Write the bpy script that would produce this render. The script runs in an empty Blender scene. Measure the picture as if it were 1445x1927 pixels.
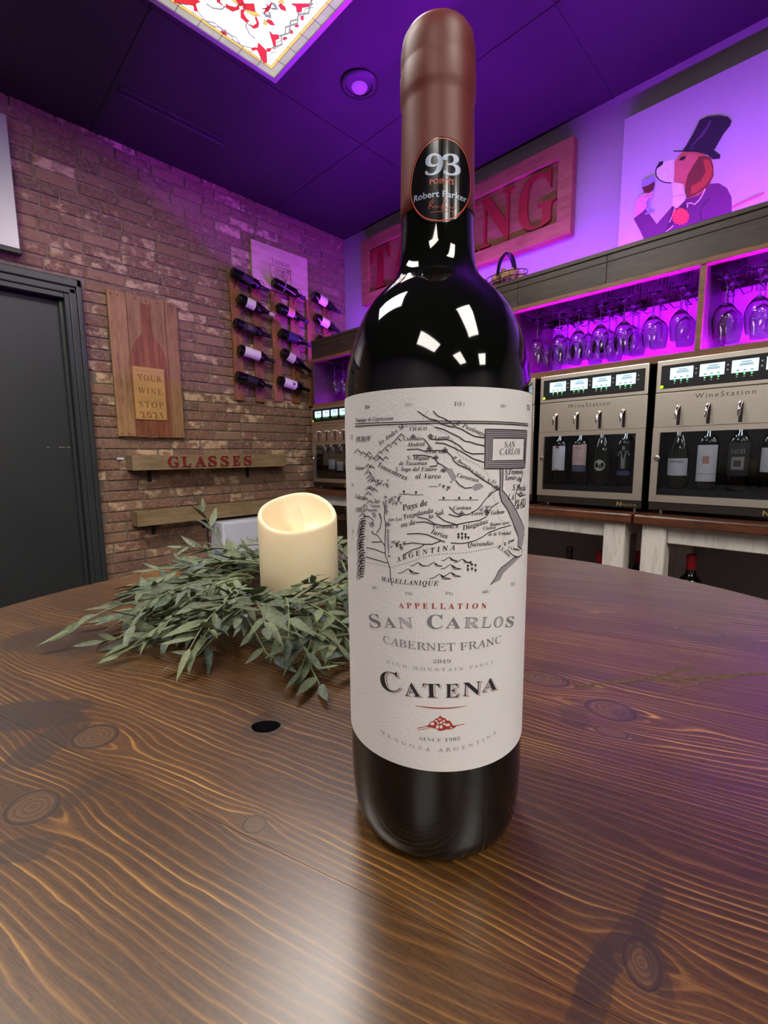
import bpy, bmesh, math, random
import numpy as np
from mathutils import Vector, Matrix
random.seed(7)
PI = math.pi
scn = bpy.context.scene
col = scn.collection

# ------------------------------------------------------------------ camera
EYE = 1.16                      # eye height above the floor
FPX, CX, CY = 844.1, 722.5, 963.5
YAW, PITCH, ROLL = [math.radians(a) for a in (44.87, 7.30, -0.55)]
FWD = Vector((math.cos(YAW)*math.cos(PITCH), math.sin(YAW)*math.cos(PITCH), -math.sin(PITCH)))
_r = Vector((math.sin(YAW), -math.cos(YAW), 0)); _u = _r.cross(FWD)
RGT = _r*math.cos(ROLL) + _u*math.sin(ROLL)
UPV = -_r*math.sin(ROLL) + _u*math.cos(ROLL)
CAM = Vector((0, 0, EYE))
cam = bpy.data.cameras.new('camera'); camo = bpy.data.objects.new('camera', cam); col.objects.link(camo)
cam.sensor_fit = 'VERTICAL'; cam.sensor_height = 24.0; cam.lens = FPX/1927*24.0
cam.clip_start = 0.01; cam.clip_end = 50
m = Matrix((RGT, UPV, -FWD)).transposed().to_4x4(); m.translation = CAM
camo.matrix_world = m
scn.camera = camo

# ------------------------------------------------------------------ world, exposure
wd = bpy.data.worlds.new('world'); scn.world = wd; wd.use_nodes = True
wd.node_tree.nodes['Background'].inputs[0].default_value = (0.35, 0.36, 0.4, 1)
wd.node_tree.nodes['Background'].inputs[1].default_value = 0.05
vs = scn.view_settings
vs.view_transform = 'Standard'; vs.look = 'None'; vs.gamma = 1.0; vs.use_curve_mapping = False
vs.exposure = 0.0
scn.cycles.max_bounces = 8; scn.cycles.diffuse_bounces = 3; scn.cycles.glossy_bounces = 4; scn.cycles.transmission_bounces = 8; scn.cycles.transparent_max_bounces = 8
scn.cycles.caustics_reflective = False; scn.cycles.caustics_refractive = False
E_PANEL = 4.0          # stained-glass ceiling panel
E_TROFFER = 22.0        # plain ceiling panels out of view, the square one added
E_LED_TOP = 540.0       # purple strip on top of the hutch
E_LED_SHELF = 1500.0     # added low strips in the bays; back strips get a fraction
WARM = (1.0, 0.945, 0.87)
PURPLE = (0.33, 0.012, 1.0)
PURPLE2 = (0.36, 0.004, 1.0)

# ------------------------------------------------------------------ pixel measurements -> places on known planes
def ray(x, y): return FWD*FPX + RGT*(x-CX) - UPV*(y-CY)
def at_y(x, y, Y): d = ray(x, y); return CAM + d*(Y/d.y)
def at_x(x, y, X): d = ray(x, y); return CAM + d*(X/d.x)
def at_z(x, y, Z): d = ray(x, y); return CAM + d*((Z-EYE)/d.z)
def proj(p):
    d = Vector(p)-CAM; k = d.dot(FWD)
    return (CX+FPX*d.dot(RGT)/k, CY-FPX*d.dot(UPV)/k, k)
def zoomed(x0, y0, s): return lambda x, y: (x0+x/s, y0+y/s)

YB = 3.25                       # face of the brick wall
XR = 2.797                      # face of the painted wall
ZC = EYE+1.90                   # ceiling
TZ = EYE-0.163                  # table top
TC = Vector((math.cos(YAW)*0.338, math.sin(YAW)*0.338, TZ)); TR = 0.443
# ------------------------------------------------------------------ scene objects
def tag(o, label=None, cat=None, group=None, kind=None):
    if label: o['label'] = label
    if cat: o['category'] = cat
    if group: o['group'] = group
    if kind: o['kind'] = kind
    return o
def thing(name, label, cat, loc=(0, 0, 0), group=None, rotz=0):
    o = bpy.data.objects.new(name, None); col.objects.link(o)
    o.empty_display_size = 0.05
    o.location = loc; o.rotation_euler = (0, 0, rotz)
    return tag(o, label, cat, group)
def copy_tree(o, parent=None):
    c = o.copy(); col.objects.link(c); c.parent = parent
    for ch in list(o.children): copy_tree(ch, c)
    return c

class MB:
    def __init__(s): s.v = []; s.f = []
    def add(s, vs, fs):
        n = len(s.v); s.v += [tuple(v) for v in vs]; s.f += [tuple(i+n for i in f) for f in fs]; return s
    def box(s, a, b):
        x0, y0, z0 = [min(a[i], b[i]) for i in range(3)]; x1, y1, z1 = [max(a[i], b[i]) for i in range(3)]
        return s.add([(x0,y0,z0),(x1,y0,z0),(x1,y1,z0),(x0,y1,z0),(x0,y0,z1),(x1,y0,z1),(x1,y1,z1),(x0,y1,z1)],
                     [(0,3,2,1),(4,5,6,7),(0,1,5,4),(1,2,6,5),(2,3,7,6),(3,0,4,7)])
    def prism(s, poly, O, ax, ay, n, th):
        """polygon (2-D, counter-clockwise seen from +n) extruded from O by th along n"""
        O = Vector(O); ax = Vector(ax); ay = Vector(ay); n = Vector(n)
        k = len(poly)
        b = [O+ax*p[0]+ay*p[1] for p in poly]; t = [q+n*th for q in b]
        return s.add(b+t, [tuple(range(k-1, -1, -1)), tuple(range(k, 2*k))]+[(i, (i+1) % k, k+(i+1) % k, k+i) for i in range(k)])
    def lathe(s, prof, n=32, M=None):
        M = M or Matrix(); vs = []; rings = []
        for (r, z) in prof:
            if r <= 1e-7: rings.append([len(vs)]); vs.append(M @ Vector((0, 0, z)))
            else:
                rings.append(list(range(len(vs), len(vs)+n)))
                vs += [M @ Vector((r*math.cos(2*PI*i/n), r*math.sin(2*PI*i/n), z)) for i in range(n)]
        fs = []
        for a, b in zip(rings, rings[1:]):
            for i in range(n):
                j = (i+1) % n
                if len(a) == 1 and len(b) == 1: continue
                if len(a) == 1: fs.append((a[0], b[j], b[i]))
                elif len(b) == 1: fs.append((a[i], a[j], b[0]))
                else: fs.append((a[i], a[j], b[j], b[i]))
        return s.add(vs, fs)
    def tube(s, pts, r, n=8, closed=False):
        pts = [Vector(p) for p in pts]; k = len(pts); vs = []; fs = []
        rr = r if isinstance(r, (list, tuple)) else [r]*k
        prev = None
        for i, p in enumerate(pts):
            a = pts[(i-1) % k] if (closed or i > 0) else p
            b = pts[(i+1) % k] if (closed or i < k-1) else p
            t = (b-a).normalized()
            if prev is None:
                ref = Vector((0, 0, 1)) if abs(t.z) < 0.9 else Vector((1, 0, 0))
                u = t.cross(ref).normalized()
            else:
                u = (prev - t*prev.dot(t)); u = u.normalized() if u.length > 1e-6 else t.orthogonal().normalized()
            prev = u; w = t.cross(u)
            vs += [p+(u*math.cos(2*PI*j/n)+w*math.sin(2*PI*j/n))*rr[i] for j in range(n)]
        for i in range(k if closed else k-1):
            a = i*n; b = ((i+1) % k)*n
            for j in range(n): fs.append((a+j, a+(j+1) % n, b+(j+1) % n, b+j))
        if not closed:
            fs.append(tuple(range(n-1, -1, -1))); fs.append(tuple((k-1)*n+j for j in range(n)))
        return s.add(vs, fs)
    def mesh(s, name, origin=None, smooth=False, bevel=0, seg=1, angle=35):
        me = bpy.data.meshes.new(name)
        o = Vector(origin) if origin is not None else Vector((0, 0, 0))
        me.from_pydata([(v[0]-o.x, v[1]-o.y, v[2]-o.z) for v in s.v], [], s.f)
        bm = bmesh.new(); bm.from_mesh(me)
        if bevel:
            es = [e for e in bm.edges if len(e.link_faces) == 2 and e.calc_face_angle(0) > 0.6]
            bmesh.ops.bevel(bm, geom=es, offset=bevel, segments=seg, affect='EDGES', profile=0.5, clamp_overlap=True)
        bmesh.ops.recalc_face_normals(bm, faces=bm.faces)
        bm.to_mesh(me); bm.free()
        if smooth:
            for p in me.polygons: p.use_smooth = True
            me.set_sharp_from_angle(angle=math.radians(angle))
        me.update(); return me
    def obj(s, name, mat, parent=None, origin=None, smooth=False, bevel=0, seg=1, angle=35, kind=None):
        """one mesh object; origin = where the parent (or the object itself) stands"""
        me = s.mesh(name, origin, smooth, bevel, seg, angle)
        me.materials.append(mat)
        o = bpy.data.objects.new(name, me); col.objects.link(o)
        if parent is not None: o.parent = parent
        elif origin is not None: o.location = origin
        if kind: o['kind'] = kind
        return o
def inst(name, me, parent=None, M=None):
    o = bpy.data.objects.new(name, me); col.objects.link(o)
    if parent is not None: o.parent = parent
    if M is not None: o.matrix_local = M
    return o
def frame_mat(O, ax, ay, az):
    M = Matrix((ax, ay, az)).transposed().to_4x4(); M.translation = O; return M
# ------------------------------------------------------------------ materials
def srgb(r, g, b):
    f = lambda c: (c/255/12.92) if c/255 <= 0.04045 else ((c/255+0.055)/1.055)**2.4
    return (f(r), f(g), f(b), 1)
class NT:
    """small helper to write node graphs"""
    def __init__(s, name):
        s.m = bpy.data.materials.new(name); s.m.use_nodes = True; s.t = s.m.node_tree
        s.p = s.t.nodes['Principled BSDF']; s.out = s.t.nodes['Material Output']
    def n(s, typ, **kw):
        nd = s.t.nodes.new(typ)
        for k, v in kw.items(): setattr(nd, k, v)
        return nd
    def link(s, a, b): s.t.links.new(a, b)
    def val(s, sock, v):
        if isinstance(v, (int, float)): sock.default_value = v
        elif isinstance(v, (tuple, list)): sock.default_value = v
        else: s.link(v, sock)
    def math(s, op, a, b=None, c=None, clamp=False):
        nd = s.n('ShaderNodeMath', operation=op, use_clamp=clamp); s.val(nd.inputs[0], a)
        if b is not None: s.val(nd.inputs[1], b)
        if c is not None: s.val(nd.inputs[2], c)
        return nd.outputs[0]
    def vmath(s, op, a, b=None):
        nd = s.n('ShaderNodeVectorMath', operation=op); s.val(nd.inputs[0], a)
        if b is not None: s.val(nd.inputs[1], b)
        return nd.outputs['Value'] if op in ('LENGTH', 'DOT_PRODUCT') else nd.outputs[0]
    def noise(s, vec, scale, detail=2, rough=0.5, dim='3D'):
        nd = s.n('ShaderNodeTexNoise', noise_dimensions=dim); s.val(nd.inputs['Vector'], vec)
        nd.inputs['Scale'].default_value = scale; nd.inputs['Detail'].default_value = detail; nd.inputs['Roughness'].default_value = rough
        return nd.outputs['Fac']
    def ramp(s, fac, stops, interp='LINEAR'):
        nd = s.n('ShaderNodeValToRGB'); s.val(nd.inputs[0], fac); cr = nd.color_ramp; cr.interpolation = interp
        while len(cr.elements) < len(stops): cr.elements.new(0.5)
        for e, (p, c) in zip(cr.elements, stops): e.position = p; e.color = c
        return nd.outputs[0]
    def mix(s, fac, a, b, mode='MIX'):
        nd = s.n('ShaderNodeMix', data_type='RGBA', blend_type=mode); s.val(nd.inputs[0], fac); s.val(nd.inputs[6], a); s.val(nd.inputs[7], b)
        return nd.outputs[2]
    def coord(s, which='Object'): return s.n('ShaderNodeTexCoord').outputs[which]
    def mapping(s, vec, scale=(1, 1, 1), loc=(0, 0, 0), rot=(0, 0, 0)):
        nd = s.n('ShaderNodeMapping'); s.val(nd.inputs[0], vec); nd.inputs['Scale'].default_value = scale
        nd.inputs['Location'].default_value = loc; nd.inputs['Rotation'].default_value = rot
        return nd.outputs[0]
    def smooth(s, x, a, b):
        nd = s.n('ShaderNodeMapRange', interpolation_type='SMOOTHSTEP'); s.val(nd.inputs[0], x); nd.inputs[1].default_value = a; nd.inputs[2].default_value = b
        return nd.outputs[0]
    def bump(s, h, strength, dist=0.001):
        nd = s.n('ShaderNodeBump'); nd.inputs['Strength'].default_value = strength; nd.inputs['Distance'].default_value = dist
        s.link(h, nd.inputs['Height']); s.link(nd.outputs[0], s.p.inputs['Normal'])
    def base(s, colr, rough=0.5, metal=0.0, spec=0.5):
        s.val(s.p.inputs['Base Color'], colr); s.val(s.p.inputs['Roughness'], rough); s.p.inputs['Metallic'].default_value = metal
        s.p.inputs['Specular IOR Level'].default_value = spec
        return s.m

def plain(name, c, rough=0.5, metal=0.0, var=0.12, scale=14, spec=0.5, bump=0.0, bscale=120, stretch=(1, 1, 1)):
    """one paint/plastic/metal: colour with a faint mottling of its own, optional fine relief"""
    t = NT(name); v = t.mapping(t.coord(), stretch)
    f = t.noise(v, scale, 3)
    lo = tuple(x*(1-var) for x in c[:3])+(1,); hi = tuple(min(1, x*(1+var)) for x in c[:3])+(1,)
    t.base(t.ramp(f, [(0.3, lo), (0.7, hi)]), rough, metal, spec)
    if bump: t.bump(t.noise(v, bscale, 3), bump)
    return t.m
def emit(name, c, strength, var=0.0, scale=5):
    t = NT(name); t.p.inputs['Base Color'].default_value = tuple(0.12*x for x in c[:3])+(1,)
    if var:
        f = t.noise(t.coord(), scale, 2)
        t.link(t.ramp(f, [(0.3, tuple(x*(1-var) for x in c[:3])+(1,)), (0.7, c)]), t.p.inputs['Emission Color'])
    else: t.p.inputs['Emission Color'].default_value = c
    t.p.inputs['Emission Strength'].default_value = strength
    return t.m
def wood(name, dark, light, axis=2, scale=9, stretch=14, rough=0.55, bump=0.25, rnd=0.35, contrast=(0.3, 0.72)):
    """long-grained board; axis = grain direction in object space"""
    t = NT(name)
    oi = t.n('ShaderNodeObjectInfo').outputs['Random']
    off = t.n('ShaderNodeCombineXYZ'); 
    for i in range(3): t.link(t.math('MULTIPLY', oi, 7.3+3*i), off.inputs[i])
    v = t.vmath('ADD', t.coord(), off.outputs[0])
    sc = [stretch, stretch, stretch]; sc[axis] = 1.0
    v1 = t.mapping(v, tuple(sc))
    a = t.noise(v1, scale, 4, 0.6); b = t.noise(t.mapping(v, tuple(2.2*x for x in sc)), scale*2, 2)
    kn = t.noise(t.mapping(v, (1, 1, 1)), 6, 1)
    f = t.math('ADD', t.math('MULTIPLY', a, 0.62), t.math('MULTIPLY', b, 0.38))
    f = t.math('ADD', f, t.math('MULTIPLY', t.math('SUBTRACT', kn, 0.5), 0.35))
    c = t.ramp(f, [(contrast[0], dark), (contrast[1], light)])
    tint = t.ramp(oi, [(0.0, (1-rnd, 1-rnd, 1-rnd, 1)), (1.0, (1, 1, 1, 1))])
    t.base(t.mix(1.0, c, tint, 'MULTIPLY'), rough)
    t.bump(f, bump, 0.002)
    return t.m
def glass_pane(name, tint=(1, 1, 1, 1), refl=0.08):
    t = NT(name); tr = t.n('ShaderNodeBsdfTransparent'); tr.inputs[0].default_value = tint
    gl = t.n('ShaderNodeBsdfGlossy'); gl.inputs['Roughness'].default_value = 0.02
    fr = t.n('ShaderNodeFresnel'); fr.inputs['IOR'].default_value = 1.45
    mx = t.n('ShaderNodeMixShader'); t.link(t.math('MINIMUM', fr.outputs[0], 0.6), mx.inputs[0])
    t.link(tr.outputs[0], mx.inputs[1]); t.link(gl.outputs[0], mx.inputs[2]); t.link(mx.outputs[0], t.out.inputs['Surface'])
    return t.m
def clear_glass(name):
    t = NT(name); t.p.inputs['Transmission Weight'].default_value = 1.0; t.p.inputs['IOR'].default_value = 1.45
    t.p.inputs['Roughness'].default_value = 0.0
    c = t.ramp(t.noise(t.coord(), 3), [(0.3, (0.96, 0.97, 0.98, 1)), (0.7, (1, 1, 1, 1))]); t.link(c, t.p.inputs['Base Color'])
    return t.m

def brick_mat(name, islands):
    t = NT(name)
    if islands: rnd = t.n('ShaderNodeNewGeometry').outputs['Random Per Island']
    else: rnd = t.n('ShaderNodeObjectInfo').outputs['Random']
    r2 = t.math('FRACT', t.math('MULTIPLY', rnd, 37.7)); r3 = t.math('FRACT', t.math('MULTIPLY', rnd, 91.3))
    gp = t.n('ShaderNodeNewGeometry').outputs['Position']
    c = t.ramp(rnd, [(0.0, srgb(118, 88, 72)), (0.2, srgb(136, 96, 76)), (0.4, srgb(110, 86, 74)), (0.55, srgb(148, 114, 90)),
                     (0.75, srgb(126, 94, 76)), (0.9, srgb(160, 126, 100)), (1.0, srgb(108, 80, 68))])
    mott = t.noise(gp, 55, 4, 0.65)
    c = t.mix(t.smooth(mott, 0.35, 0.75), c, srgb(150, 122, 106))
    # limewash smears left on some bricks
    sm = t.noise(t.mapping(gp, (1, 1, 1.3)), 17, 4, 0.62)
    thr = t.math('SUBTRACT', sm, t.math('MULTIPLY', t.math('POWER', r2, 3.0), -0.24))
    c = t.mix(t.math('MULTIPLY', t.smooth(thr, 0.62, 0.80), 0.8), c, srgb(214, 184, 150))
    dk = t.noise(gp, 18, 3, 0.6)
    c = t.mix(t.math('MULTIPLY', t.smooth(dk, 0.56, 0.72), 0.45), c, srgb(82, 62, 56))
    t.base(c, 0.88, 0, 0.25)
    t.bump(t.math('ADD', mott, t.math('MULTIPLY', sm, 1.2)), 0.8, 0.004)
    return t.m

def table_wood(name, U, V, C, knots, stains, seedv, period=0.0046, warm=0.5):
    """stained pine plank; U,V = along / across the grain (world), knots = (u, v, ru, rv)"""
    t = NT(name); gp = t.n('ShaderNodeNewGeometry').outputs['Position']
    p = t.vmath('SUBTRACT', gp, tuple(C))
    u0 = t.vmath('DOT_PRODUCT', p, (U.x, U.y, 0)); v0 = t.vmath('DOT_PRODUCT', p, (V.x, V.y, 0))
    def comb(a, b, c=0.0):
        nd = t.n('ShaderNodeCombineXYZ'); t.val(nd.inputs[0], a); t.val(nd.inputs[1], b); t.val(nd.inputs[2], c); return nd.outputs[0]
    w = t.noise(comb(t.math('MULTIPLY', u0, 5.0), t.math('MULTIPLY', v0, 12.0), seedv), 1.0, 2, 0.5)
    w2 = t.noise(comb(t.math('MULTIPLY', u0, 28.0), t.math('MULTIPLY', v0, 60.0), seedv+3), 1.0, 2, 0.5)
    w3 = t.noise(comb(t.math('MULTIPLY', u0, 1.6), t.math('MULTIPLY', v0, 3.5), seedv+9), 1.0, 1, 0.5)
    v = t.math('ADD', v0, t.math('MULTIPLY', t.math('SUBTRACT', w, 0.5), 0.026))
    v = t.math('ADD', v, t.math('MULTIPLY', t.math('SUBTRACT', w2, 0.5), 0.0035))
    v = t.math('ADD', v, t.math('MULTIPLY', t.math('SUBTRACT', w3, 0.5), 0.06))
    kmask = None; halo = None; kring = None
    for (ku, kv, ru, rv) in knots:
        du = t.math('SUBTRACT', u0, ku); dv = t.math('SUBTRACT', t.math('ADD', v0, t.math('MULTIPLY', t.math('SUBTRACT', w2, 0.5), 0.003)), kv)
        d = t.vmath('LENGTH', comb(t.math('DIVIDE', du, ru), t.math('DIVIDE', dv, rv)))
        dw = t.vmath('LENGTH', comb(t.math('DIVIDE', du, ru*2.1), t.math('DIVIDE', dv, rv*1.7)))
        e = t.math('EXPONENT', t.math('MULTIPLY', t.math('MULTIPLY', dw, dw), -1.0))
        sg = t.math('DIVIDE', dv, t.math('SQRT', t.math('ADD', t.math('MULTIPLY', dv, dv), (rv*0.45)**2)))
        v = t.math('SUBTRACT', v, t.math('MULTIPLY', t.math('MULTIPLY', sg, e), rv*1.15))
        m1 = t.smooth(d, 1.08, 0.9); h1 = t.smooth(d, 2.3, 0.9)
        r1 = t.math('MULTIPLY', d, m1)
        kmask = m1 if kmask is None else t.math('MAXIMUM', kmask, m1)
        halo = h1 if halo is None else t.math('MAXIMUM', halo, h1)
        kring = r1 if kring is None else t.math('MAXIMUM', kring, r1)
    ph = t.math('DIVIDE', v, period)
    ph = t.math('ADD', ph, t.math('MULTIPLY', t.noise(comb(t.math('MULTIPLY', v0, 30.0), seedv, 0.0), 1.0, 1), 5.0))
    fr = t.math('FRACT', ph)
    # per-ring strength
    fl = t.math('FLOOR', ph); wn = t.n('ShaderNodeTexWhiteNoise', noise_dimensions='1D'); t.link(fl, wn.inputs['W'])
    amp = t.math('ADD', 0.35, t.math('MULTIPLY', wn.outputs['Value'], 0.65))
    line = t.ramp(fr, [(0.0, (0.12, 0.12, 0.12, 1)), (0.25, (0.0, 0, 0, 1)), (0.60, (0.10, 0.10, 0.10, 1)), (0.76, (0.42, 0.42, 0.42, 1)), (0.87, (1, 1, 1, 1)), (0.95, (0.85, 0.85, 0.85, 1)), (1.0, (0.12, 0.12, 0.12, 1))])
    line = t.math('MULTIPLY', line, amp)
    pat = t.smooth(t.noise(comb(t.math('MULTIPLY', u0, 9.0), t.math('MULTIPLY', v0, 25.0), seedv+5), 1.0, 2), 0.28, 0.68)
    line = t.math('MULTIPLY', line, t.math('ADD', 0.3, t.math('MULTIPLY', pat, 0.7)))
    fib = t.noise(comb(t.math('MULTIPLY', u0, 70.0), t.math('MULTIPLY', v0, 1500.0), seedv), 1.0, 3, 0.6)
    fib2 = t.noise(comb(t.math('MULTIPLY', u0, 500.0), t.math('MULTIPLY', v0, 1600.0), seedv), 1.0, 2, 0.6)
    big = t.noise(comb(t.math('MULTIPLY', u0, 4.0), t.math('MULTIPLY', v0, 14.0), seedv+2), 1.0, 3)
    f = t.math('ADD', t.math('MULTIPLY', line, 0.78), t.math('MULTIPLY', t.math('SUBTRACT', fib, 0.5), 0.46))
    f = t.math('ADD', f, t.math('MULTIPLY', t.math('SUBTRACT', big, 0.4), 0.3))
    f = t.math('ADD', f, t.math('MULTIPLY', t.math('SUBTRACT', fib2, 0.5), 0.16))
    c = t.ramp(f, [(0.0, srgb(60, 37, 15)), (0.2, srgb(92, 60, 25)), (0.45, srgb(126, 88, 40)), (0.72, srgb(170, 128, 62)), (1.0, srgb(206, 164, 94))])
    if kmask is not None:
        kr = t.math('FRACT', t.math('MULTIPLY', t.math('ADD', kring, t.math('MULTIPLY', w2, 0.35)), 4.5))
        kc = t.ramp(t.math('ADD', t.math('MULTIPLY', kr, 0.5), t.math('MULTIPLY', fib2, 0.5)), [(0.1, srgb(54, 36, 21)), (0.5, srgb(80, 56, 33)), (1.0, srgb(112, 82, 49))])
        edge = t.math('MULTIPLY', t.smooth(kring, 0.72, 0.9), t.smooth(kring, 1.02, 0.95))
        kc = t.mix(t.math('MULTIPLY', edge, 0.95), kc, srgb(40, 23, 14))
        c = t.mix(t.math('MULTIPLY', t.math('MULTIPLY', halo, t.smooth(pat, 0.35, 0.0)), 0.0), c, srgb(54, 33, 20))
        c = t.mix(kmask, c, kc)
    for (su, sv, ru, rv, ang, strength, soft) in stains:
        du = t.math('SUBTRACT', u0, su); dv = t.math('SUBTRACT', v0, sv)
        a = t.math('ADD', t.math('MULTIPLY', du, math.cos(ang)), t.math('MULTIPLY', dv, math.sin(ang)))
        b = t.math('SUBTRACT', t.math('MULTIPLY', dv, math.cos(ang)), t.math('MULTIPLY', du, math.sin(ang)))
        a = t.math('ABSOLUTE', t.math('DIVIDE', a, ru)); b = t.math('ABSOLUTE', t.math('DIVIDE', b, rv))
        q = t.math('POWER', t.math('ADD', t.math('POWER', a, 3.5), t.math('POWER', b, 3.5)), 1/3.5)
        q = t.math('ADD', q, t.math('MULTIPLY', t.math('SUBTRACT', t.noise(comb(t.math('MULTIPLY', u0, 60.0), t.math('MULTIPLY', v0, 160.0), 1.0), 1.0, 3), 0.5), 0.55))
        c = t.mix(t.math('MULTIPLY', t.smooth(q, 1.0+soft*0.5, 1.0-soft*0.5), strength*0.9), c, srgb(44, 33, 24))
    dots = t.noise(comb(t.math('MULTIPLY', u0, 190.0), t.math('MULTIPLY', v0, 420.0), 4.0), 1.0, 1)
    c = t.mix(t.math('MULTIPLY', t.smooth(dots, 0.74, 0.8), 0.6), c, srgb(40, 26, 18))
    rgh = t.math('ADD', 0.36, t.math('MULTIPLY', fib, 0.12))
    t.base(c, rgh, 0, 0.35)
    t.p.inputs['Coat Weight'].default_value = 0.9; t.p.inputs['Coat Roughness'].default_value = 0.26; t.p.inputs['Coat IOR'].default_value = 1.5
    h = t.math('ADD', t.math('MULTIPLY', line, 0.22), t.math('MULTIPLY', fib, 0.10))
    h = t.math('ADD', h, t.math('MULTIPLY', fib2, 0.11))
    t.bump(h, 0.55, 0.00035)
    return t.m

M = {}
M['paint'] = plain('grey_wall_paint', srgb(152, 148, 150), 0.62, var=0.05, scale=3, bump=0.25, bscale=180)
M['ceiling'] = plain('black_ceiling_paint', srgb(36, 35, 36), 0.6, var=0.15, scale=4, bump=0.3, bscale=160)
M['mortar'] = plain('mortar', srgb(134, 118, 104), 0.95, var=0.25, scale=30, bump=0.7, bscale=200)
M['brick'] = brick_mat('reclaimed_brick', False); M['bricks'] = brick_mat('reclaimed_brick_rows', True)
M['floor'] = wood('dark_floor_boards', srgb(52, 38, 30), srgb(88, 64, 48), axis=1, scale=3, stretch=8)
M['door'] = plain('black_door_paint', srgb(40, 43, 44), 0.42, var=0.1, scale=3, bump=0.05)
M['doorframe'] = plain('black_frame_paint', srgb(46, 50, 51), 0.38, var=0.08, scale=3)
M['silver'] = plain('satin_silver', srgb(178, 174, 178), 0.42, 0.55, var=0.05, scale=4)
M['black'] = plain('black_plastic', srgb(26, 26, 28), 0.4, var=0.15)
M['blackmetal'] = plain('black_iron', srgb(34, 33, 34), 0.5, 0.6, var=0.2)
M['steel'] = plain('brushed_steel', srgb(232, 224, 208), 0.38, 1.0, var=0.06, scale=20, stretch=(1, 1, 40), bump=0.03, bscale=60)
M['steeldark'] = plain('dark_steel', srgb(92, 88, 84), 0.36, 1.0, var=0.06, scale=20, stretch=(1, 40, 1))
M['chrome'] = plain('chrome', srgb(225, 220, 208), 0.12, 1.0, var=0.03)
M['darkin'] = plain('machine_liner', srgb(16, 16, 19), 0.35, var=0.1)
M['pane'] = glass_pane('door_glass', (0.86, 0.88, 0.9, 1))
M['glass'] = clear_glass('wine_glass_crystal')
M['hutch'] = wood('hutch_wood', srgb(44, 33, 27), srgb(82, 66, 55), axis=1, scale=5, stretch=10, rough=0.45, rnd=0.25)
M['hutchtrim'] = wood('hutch_trim_wood', srgb(96, 62, 40), srgb(150, 104, 70), axis=1, scale=5, stretch=10, rough=0.45, rnd=0.1)
M['counter'] = wood('counter_wood', srgb(50, 30, 22), srgb(118, 70, 46), axis=1, scale=6, stretch=9, rough=0.3, rnd=0.15)
M['whitewood'] = wood('white_distressed_wood', srgb(176, 168, 158), srgb(222, 216, 208), axis=2, scale=5, stretch=7, rough=0.6, rnd=0.08, contrast=(0.2, 0.5))
M['whitebox'] = plain('white_enamel', srgb(222, 224, 236), 0.35, var=0.03, scale=3)
M['oakshelf'] = wood('pale_oak', srgb(118, 96, 68), srgb(172, 146, 108), axis=0, scale=5, stretch=9, rnd=0.1)
M['barn1'] = wood('barn_board_tan', srgb(124, 84, 52), srgb(190, 146, 98), axis=2, scale=4, stretch=12, rnd=0.35)
M['barn2'] = wood('barn_board_red', srgb(112, 56, 34), srgb(168, 100, 62), axis=2, scale=4, stretch=12, rnd=0.15)
M['pinelab'] = wood('light_pine', srgb(172, 126, 66), srgb(204, 160, 96), axis=0, scale=4, stretch=10, rnd=0.05)
M['burn'] = plain('burnt_lettering', srgb(108, 66, 34), 0.8)
M['redpaint'] = plain('red_letter_paint', srgb(128, 18, 30), 0.5, var=0.12)
M['stave'] = wood('barrel_stave', srgb(122, 74, 42), srgb(186, 124, 76), axis=2, scale=4, stretch=8, rnd=0.25)
M['signframe'] = wood('cedar_frame', srgb(120, 74, 48), srgb(172, 120, 82), axis=1, scale=4, stretch=9, rnd=0.15)
M['signpanel'] = wood('cedar_panel', srgb(112, 66, 48), srgb(156, 102, 76), axis=1, scale=3, stretch=8, rnd=0.1)
M['canvas'] = plain('white_canvas', srgb(178, 174, 176), 0.8, var=0.03, scale=5, bump=0.2, bscale=500)
M['mapwood'] = wood('birch_panel', srgb(196, 160, 140), srgb(226, 196, 176), axis=0, scale=3, stretch=7, rnd=0.02)
M['bottleglass'] = plain('dark_bottle_glass', srgb(10, 11, 9), 0.045, var=0.2, spec=0.55)
M['bottlegreen'] = plain('green_bottle_glass', srgb(22, 28, 20), 0.07, var=0.2, spec=0.5)
M['capsule'] = plain('burgundy_capsule', srgb(104, 38, 31), 0.46, 0.0, var=0.05, scale=6, spec=0.4)
M['paper'] = plain('label_paper', srgb(216, 213, 212), 0.75, var=0.02, scale=40, bump=0.12, bscale=900)
M['ink'] = plain('black_ink', srgb(34, 28, 32), 0.7); M['greyink'] = plain('grey_ink', srgb(122, 118, 124), 0.6)
M['lightink'] = plain('light_grey_ink', srgb(176, 173, 178), 0.6); M['redink'] = plain('red_ink', srgb(160, 48, 36), 0.6)
M['midink'] = plain('engraving_grey_ink', srgb(146, 141, 146), 0.7)
M['wax'] = None
M['led'] = emit('purple_led', PURPLE+(1,), E_LED_TOP); M['led2'] = emit('violet_led_fill', PURPLE2+(1,), E_LED_SHELF); M['led3'] = emit('violet_led_back', PURPLE2+(1,), E_LED_SHELF*0.12)
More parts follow.
